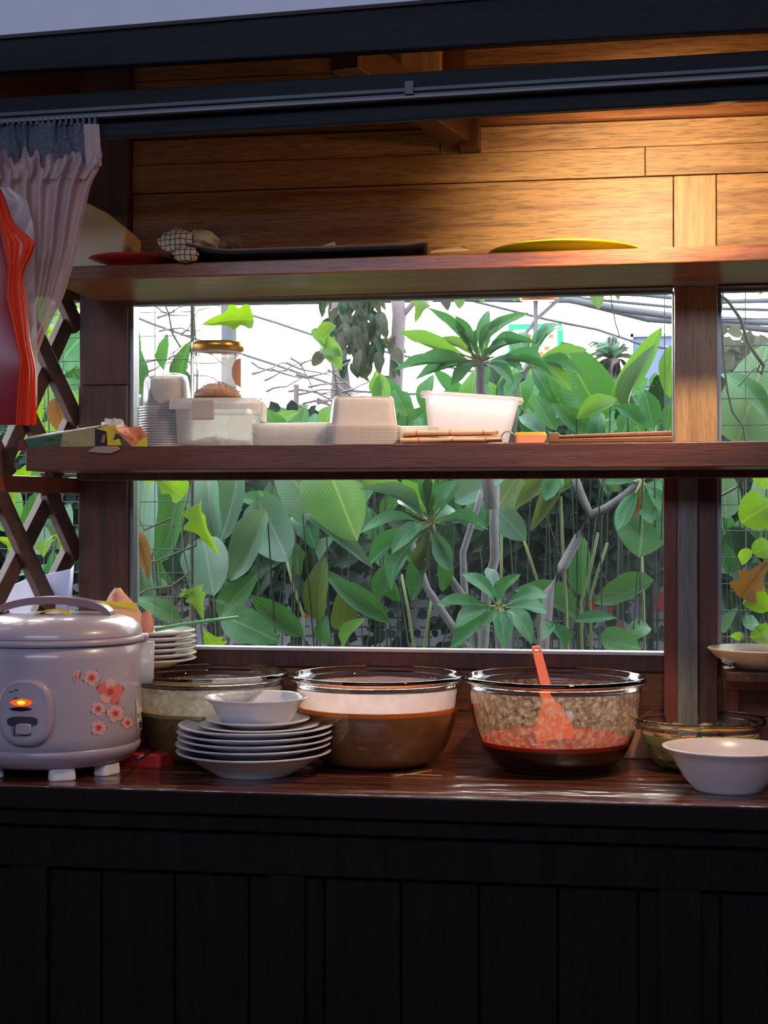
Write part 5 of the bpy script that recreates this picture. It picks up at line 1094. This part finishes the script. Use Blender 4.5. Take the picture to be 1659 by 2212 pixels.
# thin upright stems
for i, (a, b, c_) in enumerate((((1211, 1072), (1216, 1180), (1223, 1300)), ((1292, 1150), (1276, 1230), (1255, 1300)), ((1312, 1172), (1290, 1240), (1275, 1290)), ((1132, 1168), (1146, 1210), (1161, 1255)), ((1386, 1195), (1390, 1300), (1392, 1400)), ((867, 1240), (882, 1320), (896, 1410)), ((934, 1285), (925, 1340), (915, 1410)), ((620, 1212), (632, 1260), (655, 1330)), ((1083, 1130), (1083, 1250), (1080, 1400)))):
    p = [P(*q, 3.62+.02*i) for q in (a, b, c_)]; g = Vector((p[2].x+.02, p[2].y, GZ)); o = MB().tube(p+[g], .0042, 6).build('thin_stem', 'stem', smooth=True); tag(o, 'thin pale green '+('upright', 'leaning', 'short leaning', 'curved', 'straight', 'long slanting', 'steep', 'drooping', 'tall')[i]+' plant stem '+('left of the forked branch', 'below the forked branch', 'right under the fork', 'under the pale hanging leaf', 'at the right edge of the lower window', 'left of the middle bowl rim', 'beside the middle frangipani', 'under the folded grey leaves', 'beside the twin grey trunks')[i], 'stem')
# wire mesh fences and vines
def mesh_fence(x0, x1, z0, z1, Y, sxp, szp, label, post=None, dY=0):
    f = thing('wire_mesh_fence', label, 'fence', ((x0+x1)/2, Y, GZ)); mb = MB(); n = int((x1-x0)/sxp)+1
    yy = lambda x: Y+dY*(x-x0)/(x1-x0)
    for i in range(n+1):
        x = x1-i*sxp; mb.tube([(x, yy(x), z0), (x, yy(x), z1)], .0011, 4, False)
    z = z0
    while z < z1: mb.tube([(x0, yy(x0), z), (x1, yy(x1), z)], .0011, 4, False); z += szp
    tag(mb.build('wire_grid', 'wire', f), kind='stuff')
    if post is not None: MB().tube([(post, yy(post), GZ), (post, yy(post), z1)], .0045, 8).build('mesh_post', 'wire', f)
    return f
xm = P(415, 1106, 3.0).x; mesh_fence(P(-120, 1106, 3.0).x, xm, GZ, 1.80, 3.0, .0405, .0497, 'green wire mesh panel with vines behind the left part of the window', xm)
xm2 = P(1570, 1106, 2.95).x; mesh_fence(P(1470, 1106, 2.95).x, P(1470, 1106, 2.95).x+1.0, GZ, 1.80, 2.95, .0515, .0515, 'green wire mesh panel behind the right window', None)
vn = plant('climbing_vine', 'climbing vine with lobed lime green leaves on the left wire mesh', 'vine', 400, 2.97)
def vl(pl, Y, rows, kind='lobed', m='Llime'):
    for r in rows:
        bx, by, tx, ty, w = r[:5]; leaf(pl, P(bx, by, Y), P(tx, ty, Y-.03), sc(w, Y), r[5] if len(r) > 5 else m, r[6] if len(r) > 6 else kind, random.randrange(2), (0, -1, .25))
vl(vn, 2.96, [(395, 1075, 305, 1012, 62), (430, 1088, 477, 1202, 62), (420, 1268, 440, 1340, 50), (410, 1278, 386, 1290, 30), (548, 690, 432, 702, 62), (470, 1400, 440, 1360, 60), (330, 1040, 300, 1010, 40),
    (100, 1165, 95, 1205, 66), (60, 1040, 10, 1015, 60), (25, 1060, 32, 1110, 30), (140, 1140, 130, 1200, 36), (95, 830, 92, 920, 60), (130, 730, 110, 800, 50), (100, 690, 120, 730, 40), (40, 1180, -10, 1160, 40), (70, 1300, 40, 1350, 60), (60, 940, 20, 1000, 60)])
def vine(pl, Y, pts, r=.0022): MB().tube([P(x, y, Y) if y < 1650 else Vector((P(x, y, Y).x, Y, GZ)) for x, y in pts], r, 5).build('vine_stem', 'vine', pl, smooth=True)
vine(vn, 2.985, [(415, 1030), (405, 1080), (392, 1118), (395, 1180), (408, 1240), (412, 1300), (408, 1400), (405, 1700)]); vine(vn, 2.98, [(300, 1030), (296, 1060), (300, 1120), (312, 1145), (345, 1130), (370, 1120)]); vine(vn, 2.98, [(290, 1290), (320, 1272), (370, 1266), (400, 1245), (412, 1230)])
vine(vn, 2.98, [(300, 1214), (340, 1212), (380, 1195), (424, 1178), (422, 1150), (414, 1130)]); vine(vn, 2.98, [(365, 1068), (385, 1068), (400, 1060), (412, 1045), (414, 1010), (424, 900), (426, 800), (418, 660)]); vine(vn, 2.98, [(350, 640), (365, 680), (372, 720), (390, 750)])
vine(vn, 2.98, [(120, 1100), (124, 1150), (118, 1190), (110, 1240), (105, 1400)]); vine(vn, 2.98, [(100, 680), (103, 800), (105, 900), (108, 1000)])
vine(vn, 2.985, [(292, 640), (296, 720), (300, 800), (290, 880), (288, 960)]); vine(vn, 2.985, [(420, 660), (419, 720), (410, 760)], .0018)
v2 = plant('climbing_vine', 'climbing vine with round serrated lime green leaves on the right mesh', 'vine', 1660, 2.92)
vl(v2, 2.93, [(1665, 1090, 1600, 1130, 84, 'Llime', 'round'), (1665, 1178, 1626, 1196, 46, 'Llime', 'round'), (1670, 1040, 1625, 1015, 50, 'Llime', 'round'), (1612, 1292, 1660, 1320, 52, 'Llime', 'round'), (1665, 1375, 1620, 1378, 44, 'Llime', 'round'), (1584, 1378, 1600, 1365, 22, 'Llime', 'round'), (1600, 1215, 1625, 1190, 30, 'Llime', 'round'), (1640, 1350, 1605, 1350, 40, 'Lteal', 'round'), (1643, 606, 1640, 638, 22, 'Llime', 'heart')])
vine(v2, 2.93, [(1548, 632), (1572, 650), (1600, 690), (1615, 740), (1635, 770), (1650, 790)], .0036); vine(v2, 2.93, [(1650, 790), (1644, 808), (1636, 800), (1640, 788)], .003); vine(v2, 2.94, [(1562, 630), (1556, 680), (1562, 760), (1570, 840), (1582, 890), (1605, 920), (1612, 960), (1612, 1030), (1592, 1052), (1550, 1075)], .0024)
vine(v2, 2.94, [(1660, 775), (1625, 800), (1595, 835)], .0012); vine(v2, 2.94, [(1655, 1310), (1640, 1350), (1638, 1700)], .002)
o = leaf(v2, P(1600, 1290, 2.93), P(1668, 1205, 2.93), sc(70, 2.93), 'Lbrown', 'lobed', 1)
o = leaf(vn, P(288, 1140, 2.96), P(322, 1255, 2.95), sc(34, 2.96), 'Lbrown', 'lance', 1); o = leaf(vn, P(120, 860, 2.96), P(140, 935, 2.96), sc(50, 2.96), 'Lbrown', 'round', 1)
vl(v2, 2.93, [(720, 700, 688, 728, 34, 'Llime', 'round')])
vs = plant('climbing_vine', 'small vine with three pale green leaves hanging before the bright sky', 'vine', 735, 3.25)
vl(vs, 3.25, [(702, 745, 672, 712, 34, 'Lbright', 'round'), (702, 742, 742, 768, 40, 'Lbright', 'heart'), (712, 758, 738, 800, 36, 'Lbright', 'heart'), (705, 770, 676, 792, 30, 'Lfar', 'round')])
vine(vs, 3.27, [(735, 650), (722, 700), (705, 740), (712, 770), (735, 860), (740, 950)], .0016)
ht = plant('hanging_leaves', 'leafy twigs hanging into the top of the upper window right of centre', 'branch', 980, 3.0)
vl(ht, 3.0, [(918, 650, 896, 700, 44, 'Lbright', 'lobed'), (990, 640, 993, 668, 26, 'Lbright', 'heart'), (1048, 636, 1042, 656, 20, 'Lbright', 'heart'), (1113, 634, 1110, 652, 20, 'Lbright', 'heart'), (1290, 632, 1294, 668, 30, 'Lbright', 'heart'), (1328, 630, 1336, 650, 18, 'Lbright', 'heart'), (960, 640, 968, 672, 24, 'Lfar', 'lance')])
vine(ht, 3.0, [(900, 560), (990, 600), (1150, 610), (1300, 600), (1420, 560)], .002); vine(ht, 3.0, [(1316, 605), (1322, 660), (1330, 700), (1338, 725), (1334, 728)], .0014); MB().tube([P(1420, 560, 3.0), P(1490, 560, 3.0), P(1505, 2200, 3.0)], .003, 5).build('vine_stem', 'vine', ht)
# hedge, garden soil, banner fence
S('floor_garden', MB().box(-14, 12, 2.66, 30, -.1, GZ), 'soil', 'garden soil outside the windows')
def leafcloud(name, n, fx, s0, s1, m, label=None, cat=None, par=None):
    vs_, fs_, uvs = [], [], []
    for i in range(n):
        c = fx(); s = random.uniform(s0, s1); a = random.uniform(0, 6.28); d = Vector((math.cos(a), random.uniform(-.6, .2), math.sin(a))).normalized(); nr = Vector((random.uniform(-.5, .5), -1, random.uniform(0, .9))); nr = (nr-d*nr.dot(d)).normalized(); x = d.cross(nr)
        k = len(vs_); P4 = [(-.0, 0), (-.42, .3), (-.38, .62), (0, 1), (.38, .62), (.42, .3)]
        for u, v in P4: vs_.append(tuple(c+x*u*s+d*v*s+nr*(.1*s if abs(u) > .1 else 0))); uvs.append((.5+u, v))
        fs_ += [(k, k+3, k+2, k+1), (k, k+5, k+4, k+3)]
    me = bpy.data.meshes.new(name); me.from_pydata(vs_, [], fs_); ul = me.uv_layers.new(name='UVMap')
    for lp in me.loops: ul.data[lp.index].uv = uvs[lp.vertex_index]
    me.materials.append(M[m]); o = bpy.data.objects.new(name, me); C.objects.link(o)
    if par: o.parent = par
    tag(o, label, cat, kind='stuff'); return o
def fh():
    X = random.uniform(-3.6, 2.2); Y = random.uniform(4.6, 4.86); z = random.triangular(.75, 1.62, 1.3); 
    if z < 1.08 and random.random() < .55: z += .3
    return Vector((X, Y, z))
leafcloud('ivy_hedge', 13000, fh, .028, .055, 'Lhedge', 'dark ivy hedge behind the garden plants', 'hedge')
fw = thing('garden_fence', 'low pale printed fence sheeting under the dark ivy', 'fence', (-.4, 4.9, GZ))
MB().box(-5, 4, 4.90, 4.93, GZ, 1.10).build('sheeting', plain('pale_printed_sheet', (.26, .26, .32), .6, .25, 25), fw)
MB().box(-5, 4, 4.93, 4.98, GZ, 1.50).build('backing_wall', 'Ldark' if 0 else plain('dark_wall', (.02, .022, .022), .9), fw)
for i in range(20):
    x = -2.6+i*.21+random.uniform(-.04, .04); MB().box(x, x+.018, 4.875, 4.898, GZ, 1.12).build('fence_bar', 'beam', fw)
for i in range(13):
    x = random.uniform(-1.6, .6); z = random.uniform(.86, 1.05); w_ = random.uniform(.02, .05); MB().poly([(x, 4.896, z), (x+w_, 4.896, z+.01), (x+w_*.7, 4.896, z+.06), (x-.01, 4.896, z+.05)], (0, .003, 0)).build('red_print', 'redbox', fw)
for r_ in range(7):
    for i in range(26):
        x = -2.0+i*.105+random.uniform(-.01, .01); z = .80+r_*.032; MB().box(x, x+random.uniform(.04, .09), 4.897, 4.899, z, z+.006).build('print_line', 'track', fw)
# tree with drooping dark leaves, trunks
dt = plant('tree', 'mauve trunked tree with drooping dark leaves against the bright sky', 'tree', 735, 6.0)
trunk(dt, [(722, 600), (727, 680), (733, 750), (745, 860), (750, 1000), (752, 1640)], 6.0, .022, .035, 'barkd', 'trunk')
trunk(dt, [(735, 700), (726, 780), (722, 860), (735, 1000)], 6.02, .012, .02, 'barkd', 'trunk')
trunk(dt, [(855, 600), (862, 680), (858, 760), (852, 860), (850, 1640)], 6.1, .028, .034, 'barkd', 'trunk')
trunk(dt, [(862, 690), (880, 670), (905, 640), (925, 600)], 6.1, .012, .012, 'barkd'); trunk(dt, [(727, 700), (700, 725), (690, 760)], 6.0, .006, .004, 'barkd'); trunk(dt, [(725, 640), (770, 655), (820, 700), (840, 740)], 6.05, .008, .005, 'barkd')
for i in range(135):
    x = random.gauss(775, 38); y = random.uniform(620, 785)
    if x < 700 or x > 870: x = random.uniform(720, 845)
    if y > 730 and x < 755: y -= 70
    a = random.uniform(-.6, .6); L = random.uniform(34, 58); Yb = 6.0+random.uniform(-.2, .2); leaf(dt, P(x, y, Yb), P(x+math.sin(a)*L, y+math.cos(a)*L, Yb), sc(random.uniform(13, 22), Yb), random.choice(['Lfar', 'Lfar', 'Ldark']), 'lance')
for i in range(40):
    x = random.gauss(822, 14); y = random.uniform(740, 900); a = random.uniform(-1.5, 1.5); Yb = 6.1; leaf(dt, P(x, y, Yb), P(x+math.sin(a)*26, y+math.cos(a)*26, Yb), sc(10, Yb), 'Lfar', 'lance')
# thin twigs against the sky at the left
tw = plant('bare_twigs', 'tangle of thin twigs before the bright sky left of centre', 'branch', 640, 5.0)
for k in range(46):
    x = random.choice([random.uniform(285, 420), random.uniform(530, 730), random.uniform(600, 740)]); y = random.uniform(660, 900) if x < 430 else random.uniform(770, 900); pts = [P(x, y, 5.0)]; a = random.uniform(.1, .6)*random.choice([1, 1, -1])
    for j in range(4): x += random.uniform(14, 34)*math.cos(a); y += random.uniform(14, 34)*math.sin(a); a += random.uniform(-.4, .4); pts.append(P(x, y, 5.0+.03*j))
    MB().tube(pts, [.005, .004, .003, .003, .002], 4).build('twig', 'barkd', tw)
MB().tube([P(640, 830, 5.0), P(640, 1000, 5.02), P(640, 1500, 5.0)], .01, 6).build('twig', 'barkd', tw)
# far things
def cable(pts, Y, r, lab):
    o = MB().tube([P(x, y, Y) for x, y in pts], r, 5).build('street_cable', 'cabl', smooth=True); tag(o, lab, 'cable', 'street cables')
cable([(110, 540), (500, 668), (590, 695), (680, 725), (900, 775), (1000, 800), (1300, 830), (1740, 850)], 11.8, .011, 'street cable descending across the bright sky left of centre')
cable([(110, 660), (1000, 645), (1230, 648), (1340, 668), (1470, 685), (1740, 702)], 12, .030, 'thick street cable bundle above the billboard')
cable([(110, 560), (980, 610), (1230, 642), (1460, 664), (1740, 672)], 12.3, .014, 'upper street cable above the billboard')
cable([(110, 480), (900, 620), (1060, 660), (1180, 690), (1290, 712), (1380, 742), (1740, 805)], 12.6, .012, 'street cable sloping down behind the palm')
cable([(110, 600), (1380, 636), (1548, 652), (1740, 648)], 12.2, .020, 'topmost street cable in the right window'); cable([(110, 500), (1000, 590), (1400, 690), (1548, 700), (1740, 722)], 12.4, .028, 'lower street cable in the right window')
cable([(110, 610), (330, 700), (430, 735), (600, 790), (760, 845), (1300, 870), (1740, 880)], 12.8, .012, 'lowest street cable at the left of the upper window')
sg = thing('shop_sign', 'green framed sign with white panel beyond the frangipani', 'sign', (P(1157, 1106, 14).x, 14, 0))
def rect(x0, x1, y0, y1, Y, th=.06): a = P(x0, y1, Y); b = P(x1, y0, Y); return MB().box(a.x, b.x, Y, Y+th, a.z, b.z)
rect(1098, 1214, 698, 712, 14).build('top_band', plain('sign_green', (.01, .35, .17), .5), sg); rect(1098, 1108, 712, 768, 14).build('side_band', M['sign_green'] if 'sign_green' in M else plain('sign_green2', (.01, .35, .17), .5), sg); rect(1204, 1216, 712, 745, 14).build('side_band', plain('sign_green3', (.01, .35, .17), .5), sg)
rect(1108, 1204, 712, 790, 14).build('panel', plain('sign_white', (.85, .80, .75), .5), sg); rect(1214, 1238, 700, 770, 14.02).build('side_panel', plain('sign_pale', (.8, .62, .55), .5), sg)
for x, y, w_ in ((1130, 719, 8), (1142, 722, 6), (1185, 722, 10), (1160, 760, 14), (1176, 748, 10)): rect(x, x+w_, y, y+7, 13.96, .03).build('orange_letter', 'orange', sg)
rect(1112, 1122, 780, 860, 14.05).build('sign_post', 'cabl', sg); a = P(1117, 860, 14.05); MB().box(a.x-.03, a.x+.03, 14.0, 14.06, 0, 1.9).build('sign_post', 'cabl', sg)
bb_ = thing('billboard', 'blue grey billboard with white lettering beside the thick post', 'sign', (P(1415, 1106, 14).x, 14, 0))
rect(1366, 1520, 726, 852, 14).build('panel', plain('billboard_blue', (.15, .18, .32), .5), bb_); rect(1362, 1520, 718, 728, 13.97, .1).build('frame', plain('billboard_frame', (.34, .37, .44), .5), bb_); rect(1362, 1368, 718, 856, 13.97, .1).build('frame', plain('billboard_frame2', (.34, .37, .44), .5), bb_); rect(1366, 1520, 845, 870, 13.99, .1).build('lower_band', plain('billboard_band', (.25,.27,.35), .5), bb_)
whitem = plain('billboard_white', (.85, .88, .95), .5)
for txt, x, y, s_ in (('co', 1446, 751, 17), ('.o', 1429, 801, 19), ('wid', 1426, 816, 16), ('ita', 1420, 831, 16)):
    me = text_mesh(txt, sc(s_*1.5, 14)); me.materials.append(whitem); o = bpy.data.objects.new('lettering', me); C.objects.link(o); o.parent = bb_; q = P(x, y, 13.95); o.location = q-bb_.location; o.rotation_euler = (math.pi/2, 0, 0)
MB().poly([P(1424, 850, 13.95), P(1434, 838, 13.95), P(1434, 855, 13.95), P(1430, 846, 13.95)], (0, .01, 0)).build('coral_mark', 'salmon', bb_)
a = P(1400, 870, 14.05); MB().box(a.x-.05, a.x+.05, 14.02, 14.1, 0, 2.45).build('billboard_post', 'cabl', bb_)
lp = thing('street_lamp', 'street pole with orange shade at the top of the upper window', 'lamp post', (P(1157, 1106, 10).x, 10, 0))
c_ = P(1163, 644, 10); MB().lathe([(0, .06), (.06, .05), (.125, .0), (.12, -.015), (0, -.012)], 20, (c_.x, c_.y, c_.z)).build('shade', 'orange', lp, smooth=True)
q = P(1157, 650, 10); MB().tube([(q.x, 10, q.z), (q.x, 10, 0)], .016, 8).build('pole', 'bark', lp); MB().tube([P(1120, 740, 10), P(1158, 690, 10), P(1215, 640, 10)], .014, 6).build('arm', 'bark', lp)
pm = plant('palm_tree', 'distant palm tree against the pale sky', 'tree', 1322, 9.0)
c_ = P(1322, 775, 9)
for i in range(30):
    a = random.uniform(-.2, 3.34); L = random.uniform(40, 66); t = P(1322+math.cos(a)*L, 768-math.sin(a)*L*.85+10, 9+random.uniform(-.2, .2)); leaf(pm, c_, t, sc(11, 9), 'Lfar' if i % 2 else 'Lpale', 'lance', 2)
for i in range(16): leaf(pm, c_+Vector((random.uniform(-.06, .06), 0, 0)), P(1322+random.uniform(-50, 50), 800+random.uniform(0, 50), 9), sc(9, 9), 'Lfar', 'lance', 1)
MB().tube([c_, (c_.x, 9, GZ)], .05, 8).build('trunk', 'barkd', pm)
def ftr(x0, x1, y0, y1, Y):
    def f():
        p = P(random.uniform(x0, x1), random.triangular(y0, y1, y1), Y+random.uniform(-.4, .4))
        if random.random() < .3: p.z = random.uniform(GZ-.02, p.z)
        return p
    return f
leafcloud('distant_shrubbery', 1300, ftr(1480, 1700, 700, 960, 9.2), .06, .12, 'Lfar', 'distant grey green shrubbery seen in the right window', 'shrubbery')
leafcloud('distant_shrubbery', 2600, ftr(1080, 1480, 830, 1020, 8), .06, .11, 'Lmid', 'distant green shrubbery behind the frangipanis', 'shrubbery')
leafcloud('distant_shrubbery', 3200, ftr(200, 900, 880, 1020, 7.6), .05, .10, 'Lmid', 'distant green shrubbery low behind the jar', 'shrubbery')
leafcloud('distant_shrubbery', 1500, ftr(-300, 240, 620, 1020, 6.4), .08, .13, 'Lmid', 'distant green shrubbery behind the left lattice', 'shrubbery')
hs = thing('house', 'distant pale house wall in the right window', 'building', (P(1600, 1106, 16).x, 16, 0))
rect(1480, 1800, 745, 1106, 16, 2).build('wall', 'plaster', hs); rect(1470, 1810, 735, 747, 15.8, 2.4).build('roof', 'bark', hs); rect(1598, 1606, 718, 736, 15.9, .1).build('chimney', 'salmon', hs)
o = MB().tube([P(492, 600, 9), P(492, 650, 9), P(494, 695, 9), (P(494, 695, 9).x, 9, 0)], .05, 8).build('utility_pole', 'cabl'); tag(o, 'grey utility pole behind the lobed leaf above the jar', 'pole')

for px_, side_ in ((105, 'left'), (1742, 'right')):
    o = MB().tube([(P(px_, 1106, 12.4).x, 12.4, 0), (P(px_, 1106, 12.4).x, 12.4, 4.2)], .14, 10).tube([(P(px_, 1106, 12.4).x, 11.8, 3.4), (P(px_, 1106, 12.4).x, 13.0, 3.4)], .05, 6).build('utility_pole', 'cabl'); tag(o, 'street pole beyond the '+side_+' edge that carries the cables', 'pole')

o = MB().tube([(.11, 2.0685, 1.85), (.11, 2.095, 1.85)], .008, 10).tube([(.11, 2.095, 1.85), (.11, 2.108, 1.85)], .013, 12).build('lamp_holder', 'beam', smooth=True); tag(o, 'black lamp holder fixed behind the lower front beam', 'lamp')
